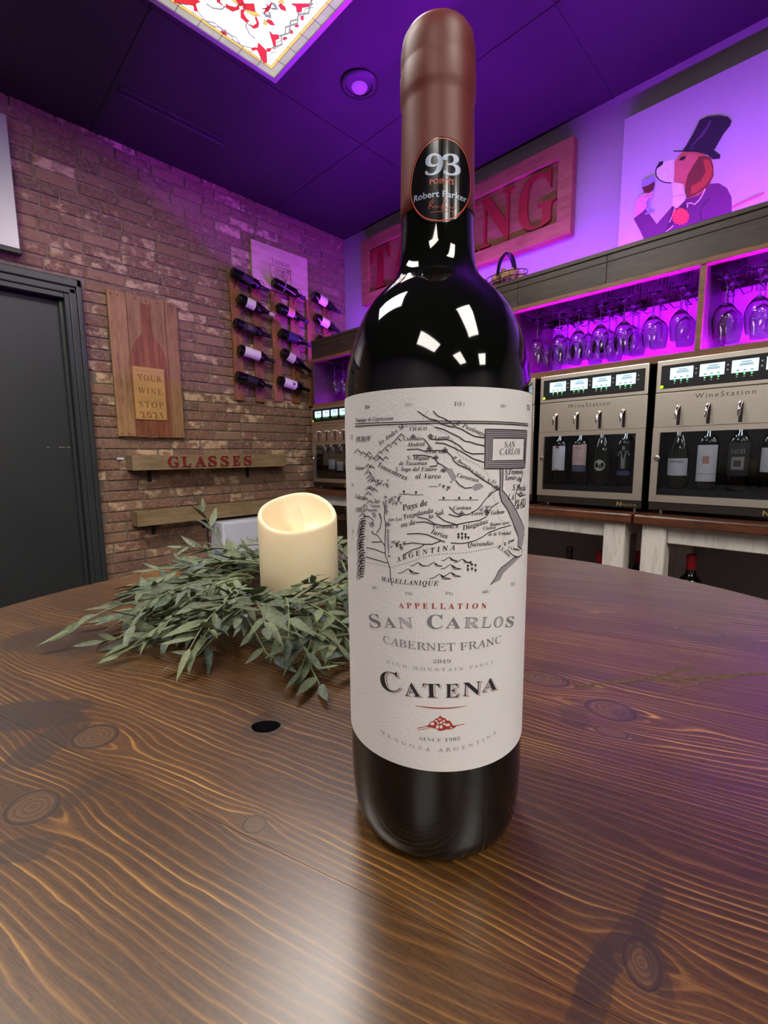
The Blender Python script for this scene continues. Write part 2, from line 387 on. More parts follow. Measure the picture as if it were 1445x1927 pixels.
# ------------------------------------------------------------------ lettering
_tc = {}
_cu = bpy.data.curves.new('lettering', 'FONT'); _ob = bpy.data.objects.new('lettering', _cu)   # never linked: only a source of letter shapes
def _uni(s, st):
    A, a, d = {'bold': (0x1D400, 0x1D41A, 0x1D7CE), 'ital': (0x1D434, 0x1D44E, None), 'roman': (0x1D434, 0x1D44E, None),
               'bital': (0x1D468, 0x1D482, None), 'script': (0x1D4D0, 0x1D4EA, None), 'sans': (None, None, None), 'sansb': (0x1D5D4, 0x1D5EE, 0x1D7EC)}[st]
    if A is None: return s
    o = ''
    for c in s:
        if 'A' <= c <= 'Z': o += chr(A+ord(c)-65)
        elif 'a' <= c <= 'z': o += '\u210e' if (a == 0x1D44E and c == 'h') else chr(a+ord(c)-97)
        elif d and c.isdigit(): o += chr(d+ord(c)-48)
        else: o += c
    return o
def glyphs(s, st='bold', ext=0.0, off=0.0, spacing=1.0):
    """lettering as a mesh in the xy plane, x from 0 to w"""
    key = (s, st, ext, off, spacing)
    if key in _tc: return _tc[key]
    cu = _cu; cu.body = _uni(s, st); cu.extrude = ext; cu.offset = off; cu.resolution_u = 3
    cu.space_character = spacing
    me = bpy.data.meshes.new_from_object(_ob)
    vs = [tuple(v.co) for v in me.vertices]; fs = [tuple(p.vertices) for p in me.polygons]
    bpy.data.meshes.remove(me)
    if st == 'roman': vs = [(x-y*0.285, y, z) for x, y, z in vs]
    x0 = min(v[0] for v in vs); w = max(v[0] for v in vs)-x0
    vs = [(v[0]-x0, v[1], v[2]) for v in vs]
    _tc[key] = (vs, fs, w); return _tc[key]
def text_flat(mb, s, O, ax, ay, width=None, height=None, st='bold', depth=0.0, off=0.0, spacing=1.0, stretch=1.0):
    """lettering on a plane: O = left end of the baseline, ax/ay unit vectors, depth = thickness towards ax x ay"""
    vs, fs, w = glyphs(s, st, 0.05 if depth else 0.0, off, spacing)
    k = (width/w) if width else height/0.7
    ky = (height/0.7) if height else k*stretch
    O = Vector(O); ax = Vector(ax); ay = Vector(ay); n = ax.cross(ay)
    mb.add([O+ax*(x*k)+ay*(y*ky)+n*((z+0.05)/0.1*depth if depth else 0) for x, y, z in vs], fs)
    return mb

# ------------------------------------------------------------------ room shell
X0, Y0 = -3.2, -5.2
fl = MB().box((X0-0.1, Y0-0.1, -0.1), (XR+0.1, YB+0.2, 0)).obj('floor', M['floor']); tag(fl, kind='structure')
ce = MB().box((X0-0.1, Y0-0.1, ZC), (XR+0.1, YB+0.2, ZC+0.1)).obj('ceiling', M['ceiling']); tag(ce, kind='structure')
for (a, b) in (((2.069, Y0, ZC-0.003), (2.077, YB, ZC)), ((2.069-1.22, Y0, ZC-0.003), (2.069-1.212, YB, ZC)), ((X0, 2.222, ZC-0.003), (XR, 2.230, ZC)), ((X0, 1.0, ZC-0.003), (XR, 1.008, ZC))):
    MB().box(a, b).obj('panel_joint', M['ceiling'], ce)
wr = MB().box((XR, Y0-0.1, 0), (XR+0.1, YB+0.2, ZC)).obj('wall_right', M['paint']); tag(wr, kind='structure')
wb = MB().box((X0-0.1, Y0-0.1, 0), (XR, Y0, ZC)).obj('wall_back', M['paint']); tag(wb, kind='structure')
wn_ = MB().box((X0-0.1, Y0, 0), (X0, YB+0.2, ZC)).obj('wall_side', M['paint']); tag(wn_, kind='structure')
# corner bead on the painted wall
MB().box((XR-0.008, 2.93, EYE+1.0), (XR, 2.942, ZC-0.02)).obj('corner_conduit', M['paint'], wr)

# brick wall with a door opening
DX0, DX1, DZ = -0.29, 0.728, EYE+1.028          # outer edges of the door casing
MY = YB+0.009                                    # mortar face
wl = MB().box((X0, MY, 0), (DX0, MY+0.15, ZC)).box((DX1, MY, 0), (XR, MY+0.15, ZC)).box((DX0, MY, DZ), (DX1, MY+0.15, ZC)).obj('wall_left', M['mortar'])
tag(wl, kind='structure')
def brick_mesh(seed, L=0.196, Hh=0.058):
    r = random.Random(seed); j = lambda s: r.uniform(-s, s)
    v = []
    for (dy, ins) in ((0.02, 0.0), (-0.004, 0.0), (-0.009, 0.0042)):
        for (sx, sz) in ((-1, -1), (1, -1), (1, 1), (-1, 1)):
            v.append((sx*(L/2-ins)+j(0.0022), dy+(j(0.0022) if dy < 0 else 0), sz*(Hh/2-ins)+j(0.0019)))
    f = []
    for a in (0, 4):
        for i in range(4): f.append((a+i, a+(i+1) % 4, a+4+(i+1) % 4, a+4+i))
    # front: fan with a slightly raised middle
    v.append((j(0.03), -0.0105+j(0.001), j(0.006)))
    for i in range(4): f.append((8+i, 8+(i+1) % 4, 12))
    return v, f
bvar = [brick_mesh(40+i) for i in range(14)]
bmesh_ = []
for i, (v, f) in enumerate(bvar):
    mb = MB(); mb.add(v, f); me = mb.mesh('brick'); me.materials.append(M['brick']); bmesh_.append(me)
RP, BP = 0.0672, 0.2065
bricks = []
rb = random.Random(3)
for row in range(int(ZC/RP)+1):
    z = (row+0.5)*RP
    if z+0.029 > ZC+0.03: continue
    x = X0+1.5-(row % 2)*BP/2 + rb.uniform(-0.02, 0.02)
    while x < XR:
        L = BP*(0.5 if rb.random() < 0.05 else 1.0)
        a, b = x, x+L-0.0105
        x += L
        zt = min(z+0.029, ZC)
        if z-0.029 < DZ:
            if a < DX1 and b > DX0:
                if b > DX1+0.03: a = DX1+0.004
                elif a < DX0-0.03: b = DX0-0.004
                else: continue
        if b > XR-0.002: b = XR-0.002
        if b-a < 0.03: continue
        bricks.append((a, b, z, rb.randrange(len(bvar)), rb.random()))
def brick_px(b):
    p = proj(((b[0]+b[1])/2, YB, b[2]))
    if p[2] < 0.2 or not(-40 < p[0] < 1485 and -40 < p[1] < 1160): return 0
    q = proj((b[0], YB, b[2])); s = proj((b[1], YB, b[2]))
    if p[0] > 592 and p[1] > 640: return 0       # behind the hutch and the counter
    if 200 < p[0] < 340 and 575 < p[1] < 815: return 0
    return abs(s[0]-q[0])*58/p[2]
bricks.sort(key=brick_px, reverse=True)
rest = MB()
for i, (a, b, z, k, rn) in enumerate(bricks):
    flip = -1 if rn > 0.5 else 1
    sx = (b-a)/0.196
    if i < 300 and brick_px(bricks[i]) > 0:
        o = inst('brick', bmesh_[k], wl); o.location = ((a+b)/2, YB+0.0095, z); o.scale = (sx, 1, 1)
        o.rotation_euler = (0, (0 if flip > 0 else PI), 0)
    else:
        v, f = bvar[k]
        rest.add([((a+b)/2+flip*p[0]*sx, YB+0.0095+p[1], z+flip*p[2]) for p in v], f)
rest.obj('brick_field', M['bricks'], wl, kind='stuff')

# door in the brick wall
OX0, OX1, OZ = DX0+0.088, DX1-0.088, DZ-0.112
dr = MB().box((OX0, YB+0.05, 0.008), (OX1, YB+0.09, OZ-0.004)).obj('door_1', M['door'], bevel=0.002); tag(dr, kind='structure')
dm = MB()
for (x, s) in ((OX0, -1), (OX1, 1)):
    dm.box((x, YB-0.022, 0), (x+s*0.030, YB+0.10, OZ)).box((x+s*0.026, YB-0.030, 0), (x+s*0.066, YB+0.02, OZ+0.03)).box((x+s*0.060, YB-0.038, 0), (x+s*0.088, YB+0.02, OZ+0.08))
fr = MB()
fr.box((OX1, YB-0.020, 0), (OX1+0.026, YB+0.10, OZ+0.03)).obj('door_jamb', M['doorframe'], dr, bevel=0.003)
MB().box((OX0-0.026, YB-0.020, 0), (OX0, YB+0.10, OZ+0.03)).obj('door_jamb', M['doorframe'], dr, bevel=0.003)
MB().box((OX1+0.024, YB-0.030, 0), (OX1+0.064, YB+0.015, OZ+0.06)).obj('door_casing', M['doorframe'], dr, bevel=0.006, seg=2)
MB().box((OX0-0.064, YB-0.030, 0), (OX0-0.024, YB+0.015, OZ+0.06)).obj('door_casing', M['doorframe'], dr, bevel=0.006, seg=2)
MB().box((OX1+0.060, YB-0.042, 0), (DX1, YB+0.012, DZ)).obj('door_casing_edge', M['doorframe'], dr, bevel=0.006, seg=2)
MB().box((DX0, YB-0.042, 0), (OX0-0.060, YB+0.012, DZ)).obj('door_casing_edge', M['doorframe'], dr, bevel=0.006, seg=2)
MB().box((OX0, YB-0.020, OZ), (OX1, YB+0.10, OZ+0.03)).obj('door_head', M['doorframe'], dr, bevel=0.003)
MB().box((OX0-0.06, YB-0.030, OZ+0.028), (OX1+0.06, YB+0.015, OZ+0.07)).obj('door_head', M['doorframe'], dr, bevel=0.006, seg=2)
MB().box((DX0, YB-0.042, OZ+0.066), (DX1, YB+0.012, DZ)).obj('door_head_edge', M['doorframe'], dr, bevel=0.006, seg=2)
# door stop step just inside the jamb and a few chalk scratches
MB().box((OX1-0.022, YB+0.02, 0), (OX1, YB+0.05, OZ)).obj('door_stop', M['doorframe'], dr, bevel=0.003)
ck = MB()
for (xa, xb) in ((88, 93), (111, 116), (117, 122), (126, 132), (135, 142)):
    a = at_y(xa, 842, YB+0.0497); b = at_y(xb, 843, YB+0.0497)
    ck.box((a.x, YB+0.0492, a.z), (b.x, YB+0.0499, a.z+0.003))
ck.obj('chalk_mark', M['canvas'], dr)
# small plug on the ceiling side of the room: linear slot vent
sv = thing('slot_vent', 'long narrow black slot vent in the dark ceiling', 'vent', (1.17, 2.80, ZC))
MB().box((0.879, 2.765, ZC-0.006), (1.459, 2.79, ZC)).obj('frame_rail', M['ceiling'], sv, (1.17, 2.80, ZC), bevel=0.002)
MB().box((0.879, 2.806, ZC-0.012), (1.459, 2.814, ZC)).obj('frame_rail', M['doorframe'], sv, (1.17, 2.80, ZC), bevel=0.002)
MB().box((0.879, 2.79, ZC-0.002), (1.459, 2.806, ZC+0.0)).obj('slot', M['black'], sv, (1.17, 2.80, ZC))
# ------------------------------------------------------------------ ceiling lamps
M['cream'] = emit('cream_glass', (1.0, 0.96, 0.88, 1), E_PANEL, 0.06, 9)
M['sage'] = emit('sage_glass', (0.62, 0.6, 0.46, 1), 0.85, 0.2, 14)
M['yellow'] = emit('yellow_glass', (1.0, 0.66, 0.12, 1), 1.1, 0.1, 14)
M['redglass'] = emit('red_glass', (1.0, 0.045, 0.04, 1), 0.95, 0.15, 12)
M['smoke'] = emit('grey_glass', (0.42, 0.42, 0.42, 1), 0.9, 0.15, 14)
M['lead'] = plain('lead_came', srgb(70, 68, 64), 0.5, 0.4)
PX1, PY1, PS = 1.419, 2.163, 0.60
PO = Vector((PX1-PS/2, PY1-PS/2, ZC))
pl = thing('stained_glass_ceiling_light', 'square backlit stained glass ceiling panel with red and yellow pattern', 'ceiling light', PO)
PZ = ZC-0.012
def ring(mb, i0, i1, z0, z1):
    """square frame between insets i0 < i1"""
    for (a, b) in (((PX1-PS+i0, PY1-i1), (PX1-i0, PY1-i0)), ((PX1-PS+i0, PY1-PS+i0), (PX1-i0, PY1-PS+i1)),
                   ((PX1-PS+i0, PY1-PS+i1), (PX1-PS+i1, PY1-i1)), ((PX1-i1, PY1-PS+i1), (PX1-i0, PY1-i1))):
        mb.box((a[0], a[1], z0), (b[0], b[1], z1))
    return mb
ring(MB(), -0.012, 0.010, ZC-0.018, ZC).obj('trim_frame', M['silver'], pl, PO)
MB().box((PX1-PS+0.05, PY1-PS+0.05, PZ), (PX1-0.05, PY1-0.05, PZ+0.004)).obj('diffuser', M['cream'], pl, PO)
# border panes, one by one
ns = 6
for k in range(ns):
    a0 = 0.010+(PS-0.02)*k/ns; a1 = 0.010+(PS-0.02)*(k+1)/ns
    for (p, q) in (((PX1-a0, PY1-0.044), (PX1-a1, PY1-0.010)), ((PX1-a0, PY1-PS+0.010), (PX1-a1, PY1-PS+0.044)),
                   ((PX1-0.044, PY1-a0), (PX1-0.010, PY1-a1)), ((PX1-PS+0.010, PY1-a0), (PX1-PS+0.044, PY1-a1))):
        MB().box((p[0], p[1], PZ), (q[0], q[1], PZ+0.004)).obj('border_pane', M['sage'], pl, PO)
ring(MB(), 0.045, 0.058, PZ-0.0004, PZ+0.004).obj('yellow_band', M['yellow'], pl, PO)
ld = MB(); ring(ld, 0.0435, 0.0452, PZ-0.001, PZ); ring(ld, 0.0575, 0.0588, PZ-0.001, PZ)
for k in range(1, ns):
    a0 = 0.010+(PS-0.02)*k/ns
    for (p, q) in (((PX1-a0-0.0008, PY1-0.058), (PX1-a0+0.0008, PY1-0.010)), ((PX1-a0-0.0008, PY1-PS+0.010), (PX1-a0+0.0008, PY1-PS+0.058)),
                   ((PX1-0.058, PY1-a0-0.0008), (PX1-0.010, PY1-a0+0.0008)), ((PX1-PS+0.010, PY1-a0-0.0008), (PX1-PS+0.058, PY1-a0+0.0008))):
        ld.box((p[0], p[1], PZ-0.001), (q[0], q[1], PZ))
zg = zoomed(300, 0, 4.014)
def gpt(x, y):
    p = at_z(*zg(x, y), ZC); return (PX1-p.x, PY1-p.y)            # distance from the corner along the two edges
def mirror(pts):
    yield pts
    yield [(PS-a, b) for a, b in pts]
    yield [(a, PS-b) for a, b in pts]
    yield [(PS-a, PS-b) for a, b in pts]
def gpoly(px, mat, z=0.0012, name='glass_piece'):
    for q in mirror([gpt(*p) for p in px]):
        mb = MB(); n = len(q)
        vs = [(PX1-a, PY1-b, PZ-z) for a, b in q]
        mb.add(vs+[(x, y, PZ) for x, y, _ in vs], [tuple(range(n))]+[(i, (i+1) % n, n+(i+1) % n, n+i) for i in range(n)])
        mb.obj(name, mat, pl, PO)
        loop = [Vector((v[0], v[1], PZ-z)) for v in vs]
        ld.tube(loop, 0.0011, 4, closed=True)
def gline(px, w, mb, z=0.0015):
    for q in mirror([gpt(*p) for p in px]): mb.tube([(PX1-a, PY1-b, PZ-z*0.4) for a, b in q], w, 4)
gpoly([(745, 295), (808, 358), (812, 448), (788, 455), (735, 352)], M['redglass'])
gpoly([(690, 338), (735, 333), (735, 352), (698, 360)], M['redglass'])
gpoly([(806, 342), (852, 340), (835, 366), (812, 366)], M['redglass'])
gpoly([(612, 0), (640, 40), (725, 62), (715, 0)], M['redglass'])
gpoly([(610, 18), (655, 62), (705, 92), (768, 96), (725, 62), (645, 42)], M['yellow'])
gpoly([(498, 0), (500, 32), (550, 62), (604, 42), (600, 0), (575, 28), (530, 18)], M['redglass'])
gpoly([(815, 117), (850, 130), (872, 166), (838, 164), (812, 142)], M['redglass'])
gpoly([(660, 150), (712, 192), (745, 180), (752, 150), (728, 92), (720, 110), (734, 150), (705, 170)], M['redglass'])
gpoly([(770, 40), (830, 48), (850, 0), (835, 0), (815, 30)], M['redglass'])
gpoly([(770, 60), (800, 100), (845, 112), (835, 70), (815, 50), (830, 90), (800, 80)], M['smoke'])
gpoly([(790, 120), (785, 160), (810, 165), (812, 130)], M['yellow'])
gpoly([(480, 215), (500, 205), (515, 222), (500, 245), (485, 235)], M['redglass'])
gpoly([(980, 195), (1005, 205), (1008, 232), (985, 228)], M['redglass'])
gpoly([(930, 255), (965, 255), (965, 272), (935, 276)], M['redglass'])
gpoly([(990, 0), (1165, 0), (1140, 22), (1078, 32), (1072, 66), (1036, 66), (1030, 26)], M['redglass'])
sm_ = MB()
gline([(340, 130), (420, 150), (470, 200), (530, 232), (560, 280), (620, 320), (690, 340)], 0.0035, sm_)
gline([(1050, 70), (1042, 150), (950, 182), (952, 230), (918, 244), (925, 312), (845, 342)], 0.0050, sm_)
gline([(350, 0), (400, 35), (470, 45), (500, 20)], 0.004, sm_)
gline([(675, 372), (720, 366), (762, 405), (770, 445)], 0.0022, sm_)
gline([(885, 372), (845, 372), (826, 410), (832, 448)], 0.0022, sm_)
gline([(1165, 30), (1100, 40), (1085, 90), (1105, 115)], 0.0025, sm_)
sm_.obj('grey_ribbon', M['smoke'], pl, PO)
for l in ([(745, 295), (728, 240), (708, 190)], [(450, 18), (470, 100), (500, 208)], [(870, 165), (905, 190), (945, 222)], [(600, 60), (640, 100), (665, 155)]): gline(l, 0.0008, ld)
ld.obj('lead_line', M['lead'], pl, PO)

# plain ceiling panels out of view, read off the bottle; square one added
M['diffuser'] = emit('white_diffuser', WARM+(1,), E_TROFFER, 0.04, 6)
def troffer(x, y, lx, ly, label):
    O = Vector((x, y, ZC)); t = thing('ceiling_panel_light', label, 'ceiling light', O, 'plain ceiling panel lights')
    MB().box((x-lx/2, y-ly/2, ZC-0.010), (x+lx/2, y+ly/2, ZC-0.004)).obj('diffuser', M['diffuser'], t, O)
    f = MB(); s = 0.015
    f.box((x-lx/2-s, y-ly/2-s, ZC-0.014), (x-lx/2, y+ly/2+s, ZC)).box((x+lx/2, y-ly/2-s, ZC-0.014), (x+lx/2+s, y+ly/2+s, ZC))
    f.box((x-lx/2, y-ly/2-s, ZC-0.014), (x+lx/2, y-ly/2, ZC)).box((x-lx/2, y+ly/2, ZC-0.014), (x+lx/2, y+ly/2+s, ZC))
    f.obj('frame', M['silver'], t, O)
troffer(0.15, -1.60, 0.6, 1.2, 'plain white ceiling panel light straight behind the table')
troffer(-1.97, -1.00, 0.6, 1.2, 'plain white ceiling panel light nearest the side wall')
troffer(-0.45, 1.45, 0.6, 1.2, 'plain white ceiling panel light in front of the black door')
troffer(0.98, 1.22, 0.6, 0.6, 'square plain white ceiling panel light added over the round table for its highlight')  # added out of frame to lay the highlight on the table wood
troffer(-1.30, -3.30, 0.6, 1.2, 'plain white ceiling panel light at the back of the room, door side')
troffer(0.50, -3.90, 0.6, 1.2, 'plain white ceiling panel light at the back of the room, painted wall side')

# purple recessed can light
CO = Vector((1.753, 1.895, ZC))
cl = thing('recessed_can_light', 'round recessed ceiling spotlight with a purple bulb', 'ceiling light', CO)
MB().lathe([(0.068, ZC-0.001), (0.095, ZC-0.001), (0.097, ZC-0.006), (0.090, ZC-0.010), (0.070, ZC-0.010), (0.066, ZC-0.004)], 40, Matrix.Translation((CO.x, CO.y, 0))).obj('trim_ring', M['black'], cl, CO, smooth=True)
MB().lathe([(0, ZC-0.002), (0.07, ZC-0.002)], 32, Matrix.Translation((CO.x, CO.y, 0))).obj('can_interior', M['black'], cl, CO)
M['bulb'] = emit('purple_bulb', (0.40, 0.045, 0.92, 1), 0.9, 0.1, 20)
MB().lathe([(0, ZC-0.022), (0.02, ZC-0.021), (0.036, ZC-0.014), (0.042, ZC-0.003)], 28, Matrix.Translation((CO.x+0.012, CO.y+0.012, 0))).obj('bulb', M['bulb'], cl, CO, smooth=True)
# ------------------------------------------------------------------ things on the brick wall
BF = YB-0.001                                   # front of the bricks
# silver wall-mounted screen at the left edge
a = at_y(11.6, 217, YB-0.06); b = at_y(38, 473, YB-0.06)
O = Vector((0.1, YB, EYE+1.10))
tv = thing('wall_screen', 'silver flat screen mounted high on the bricks above the door', 'screen', O)
MB().box((-0.75, YB-0.058, EYE+1.112), (0.455, YB-0.02, EYE+1.77)).obj('casing', M['silver'], tv, O, bevel=0.003)
MB().box((-0.75, YB-0.060, EYE+1.088), (0.462, YB-0.02, EYE+1.112)).obj('bottom_bar', M['black'], tv, O, bevel=0.003)
MB().box((-0.3, YB-0.03, EYE+1.3), (0.1, YB-0.002, EYE+1.6)).obj('wall_mount', M['blackmetal'], tv, O)

# wooden bottle sign
SX0, SX1, SZ0, SZ1 = 0.858, 1.272, EYE+0.128, EYE+1.02
O = Vector(((SX0+SX1)/2, YB, SZ0))
sg = thing('bottle_silhouette_sign', 'tall reclaimed board sign with wine bottle silhouette reading YOUR WINE STOP 2021', 'sign', O)
edges = [0, 0.105, 0.195, 0.245, 0.335, 0.414]
for i in range(5):
    z1 = SZ1-random.uniform(0, 0.006)
    MB().box((SX0+edges[i]+0.001, YB-0.030-random.uniform(0, 0.002), SZ0+random.uniform(0, 0.006)), (SX0+edges[i+1]-0.001, YB-0.012, z1)).obj('board', M['barn1'], sg, O, bevel=0.0015)
for z in (SZ0+0.06, SZ1-0.1): MB().box((SX0+0.02, YB-0.012, z), (SX1-0.02, YB-0.001, z+0.04)).obj('batten', M['barn1'], sg, O)
# silhouette in three redder strips, cut from one bottle outline
zs = zoomed(190, 530, 6.217)
def sp(x, y): p = at_y(*zs(x, y), YB-0.033); return (p.x, p.z)
out = [sp(408, 205), sp(548, 210), sp(566, 605), sp(650, 655), sp(735, 760), sp(765, 860), sp(775, 1040), sp(800, 1560), sp(812, 1775), sp(470, 1775), sp(445, 1620), sp(340, 1060), sp(305, 860), sp(300, 700), sp(390, 605), sp(432, 580)]
cxs = sum(p[0] for p in (out[0], out[1]))/2
half = [(0.030, 1.0), (0.030, 0.79), (0.055, 0.755), (0.088, 0.70), (0.110, 0.63), (0.112, 0.55), (0.112, 0.02)]
scx = SX0+0.214
def clip_strip(xa, xb):
    """bottle outline between two x positions as a polygon (x, z)"""
    hh = SZ1-SZ0
    def top(x):
        d = abs(x-scx)
        for (w0, t0), (w1, t1) in zip(half, half[1:]):
            if d <= w0: return SZ0+hh*t0-0.045
            if w0 < d <= w1: return SZ0+hh*(t0+(t1-t0)*(d-w0)/(w1-w0))-0.045
        return SZ0
    n = 14; xs_ = [xa+(xb-xa)*i/n for i in range(n+1)]
    return [(xa, SZ0+0.012), (xb, SZ0+0.012)]+[(x, top(x)) for x in reversed(xs_)]
cuts = [scx-0.1119, scx-0.062, scx-0.0302, scx+0.0302, scx+0.066, scx+0.1119]
for i in range(5):
    pg = clip_strip(cuts[i]+0.0008, cuts[i+1]-0.0008)
    MB().prism([(p[0], p[1]) for p in pg], (0, YB-0.034-0.0012*(i % 2), 0), (1, 0, 0), (0, 0, 1), (0, 1, 0), 0.005).obj('bottle_strip', M['barn2'], sg, O)
lab = [at_y(*zs(*p), YB-0.036) for p in ((355, 988), (725, 1025), (415, 1615), (778, 1620))]
lx0, lx1 = (lab[0].x+lab[2].x)/2, (lab[1].x+lab[3].x)/2; lz1, lz0 = (lab[0].z+lab[1].z)/2, (lab[2].z+lab[3].z)/2
lb = MB().box((lx0, YB-0.042, lz0), (lx1, YB-0.034, lz1)).obj('sign_label', M['pinelab'], sg, O, bevel=0.001)
lh = lz1-lz0; lw = lx1-lx0
for s, x0, x1, z in (('YOUR', 0.13, 0.90, 0.745), ('WINE', 0.13, 0.90, 0.495), ('STOP', 0.13, 0.90, 0.235), ('2021', 0.13, 0.87, 0.035)):
    text_flat(MB(), s, (lx0+lw*x0, YB-0.0421, lz0+lh*z), (1, 0, 0), (0, 0, 1), width=lw*(x1-x0), height=lh*0.115, st='roman', depth=0.0006, spacing=1.25).obj('lettering', M['burn'], lb, O)
nl = MB()
for x in (0.02, 0.06, 0.16, 0.225, 0.29, 0.37, 0.4):
    for z in (SZ1-0.025, SZ0+0.02): nl.lathe([(0, 0), (0.0035, 0), (0.0035, 0.002), (0, 0.003)], 8, frame_mat(Vector((SX0+x, YB-0.0305, z)), Vector((1, 0, 0)), Vector((0, 0, 1)), Vector((0, -1, 0))))
nl.obj('nail_heads', M['blackmetal'], sg, O, kind='stuff')

# the two oak shelves
def shelf(name, label, x0, x1, z0, z1, depth, brs):
    O = Vector((x0, YB, z0)); t = thing(name, label, 'shelf', O, 'oak box shelves on the bricks')
    MB().box((x0, YB-depth, z0), (x1, YB-depth+0.022, z1)).obj('front_board', M['oakshelf'], t, O, bevel=0.0015)
    MB().box((x0, YB-depth+0.022, z1-0.02), (x1, YB-0.001, z1)).obj('top_board', M['oakshelf'], t, O, bevel=0.0015)
    MB().box((x0, YB-depth+0.022, z0), (x0+0.02, YB-0.001, z1-0.02)).obj('end_board', M['oakshelf'], t, O, bevel=0.0015)
    MB().box((x1-0.02, YB-depth+0.022, z0), (x1, YB-0.001, z1-0.02)).obj('end_board', M['oakshelf'], t, O, bevel=0.0015)
    for bx in brs:
        mb = MB().box((bx-0.012, YB-0.012, z0-0.08), (bx+0.012, YB-0.0015, z1-0.02)).box((bx-0.012, YB-depth+0.04, z1-0.026), (bx+0.012, YB-0.012, z1-0.02))
        mb.obj('bracket', M['blackmetal'], t, O, bevel=0.001)
    return t, O
gs, O = shelf('glasses_shelf', 'upper pale oak box shelf with red GLASSES lettering', 0.897, 2.02, EYE-0.086, EYE+0.010, 0.13, (1.03, 1.745))
gl = at_y(314, 884, YB-0.131); gr = at_y(478, 879, YB-0.131)
for k, ch in enumerate('GLASSES'):
    pitch = (gr.x-gl.x)/7
    text_flat(MB(), ch, (gl.x+pitch*(k+0.10), YB-0.1301, EYE-0.068), (1, 0, 0), (0, 0, 1), width=pitch*(0.66 if ch in 'SLE' else 0.80), height=0.070, st='bold', depth=0.008).obj('red_letter', M['redpaint'], gs, O)
shelf('lower_shelf', 'lower plain oak box shelf above the white cabinet', 0.900, 2.02, EYE-0.446, EYE-0.352, 0.13, (1.03, 1.375))
# white pieces under the shelves
O = Vector((1.7, YB, 0))
wc = thing('white_cabinet', 'white enamel cabinet under the lower oak shelf', 'cabinet', O)
MB().box((1.425, YB-0.20, 0), (2.02, YB-0.001, EYE-0.470)).obj('body', M['whitebox'], wc, O, bevel=0.008, seg=2)
MB().box((1.440, YB-0.208, 0.10), (2.005, YB-0.198, EYE-0.485)).obj('front_panel', M['whitebox'], wc, O, bevel=0.004, seg=2)
O = Vector((1.2, YB, 0))
wl2 = thing('low_white_ledge', 'low white ledge along the foot of the brick wall', 'ledge', O)
MB().box((1.10, YB-0.06, 0), (1.418, YB-0.001, EYE-0.795)).obj('body', M['whitebox'], wl2, O, bevel=0.003)
MB().box((1.09, YB-0.075, EYE-0.795), (1.419, YB-0.001, EYE-0.770)).obj('top_board', M['whitebox'], wl2, O, bevel=0.004)
ctag = at_y(226, 863, YB-0.004)
tg = MB().box((ctag.x-0.02, YB-0.012, ctag.z-0.006), (ctag.x+0.02, YB-0.0115, ctag.z+0.006)).box((ctag.x-0.02, YB-0.0115, ctag.z-0.004), (ctag.x-0.008, YB-0.0008, ctag.z+0.004)).obj('wall_clip', M['whitebox'])
tag(tg, 'tiny white metal clip on the bricks left of the GLASSES shelf', 'clip')
cb = MB().tube([(1.405, YB-0.006, EYE-0.46), (1.404, YB-0.006, EYE-0.62), (1.400, YB-0.006, EYE-0.768)], 0.004, 6).obj('cable', M['black'])
tag(cb, 'thin black cable down the bricks beside the white cabinet', 'cable')

# birch panel with a line-drawn map
mc = [at_y(472.4, 447, YB-0.02), at_y(578, 489.3, YB-0.02), at_y(582, 563, YB-0.02)]
mx0, mx1, mz1, mz0 = 1.858, 2.370, EYE+1.614, EYE+1.292
O = Vector(((mx0+mx1)/2, YB, mz0))
mp = thing('map_panel', 'square birch panel with a drawn vineyard map behind the wall bottles', 'wall art', O)
MB().box((mx0, YB-0.022, mz0), (mx1, YB-0.002, mz1)).obj('panel', M['mapwood'], mp, O, bevel=0.001)
text_flat(MB(), 'TASMAN', (mx0+0.17, YB-0.0222, mz1-0.125), (1, 0, 0), (0, 0, 1), width=0.17, height=0.034, st='roman', depth=0.0005, spacing=1.1).obj('lettering', M['burn'], mp, O)
ml = MB(); rm = random.Random(12)
def wob(pts, r=0.0016, k=0.012):
    q = []
    for (p0, p1) in zip(pts, pts[1:]):
        for i in range(5):
            f = i/5; q.append((p0[0]+(p1[0]-p0[0])*f+rm.uniform(-k, k)*0.4, YB-0.0222, p0[1]+(p1[1]-p0[1])*f+rm.uniform(-k, k)*0.4))
    q.append((pts[-1][0], YB-0.0222, pts[-1][1])); ml.tube(q, r, 4)
bx0, bx1, bz1, bz0 = mx0+0.155, mx0+0.345, mz1-0.135, mz1-0.305
wob([(bx0, bz1), (bx1, bz1-0.01), (bx1+0.004, bz0), (bx0+0.01, bz0-0.01), (bx0, bz1)], 0.0018)
for i in range(16):
    x = rm.uniform(bx0, bx1); z = rm.uniform(bz0, bz1); wob([(x, z), (min(bx1, max(bx0, x+rm.uniform(-0.1, 0.1))), min(bz1, max(bz0, z+rm.uniform(-0.1, 0.1)))), (rm.uniform(bx0, bx1), rm.uniform(bz0, bz1))], rm.uniform(0.0009, 0.002))
for i in range(5):
    cx_, cz_, r_ = (bx0+bx1)/2+rm.uniform(-0.04, 0.04), (bz0+bz1)/2+rm.uniform(-0.08, 0.08), rm.uniform(0.02, 0.06)
    wob([(cx_+r_*math.cos(t_), cz_+r_*math.sin(t_)) for t_ in [k*PI/4 for k in range(9)]], 0.0012, 0.004)
ml.obj('map_lines', M['burn'], mp, O)

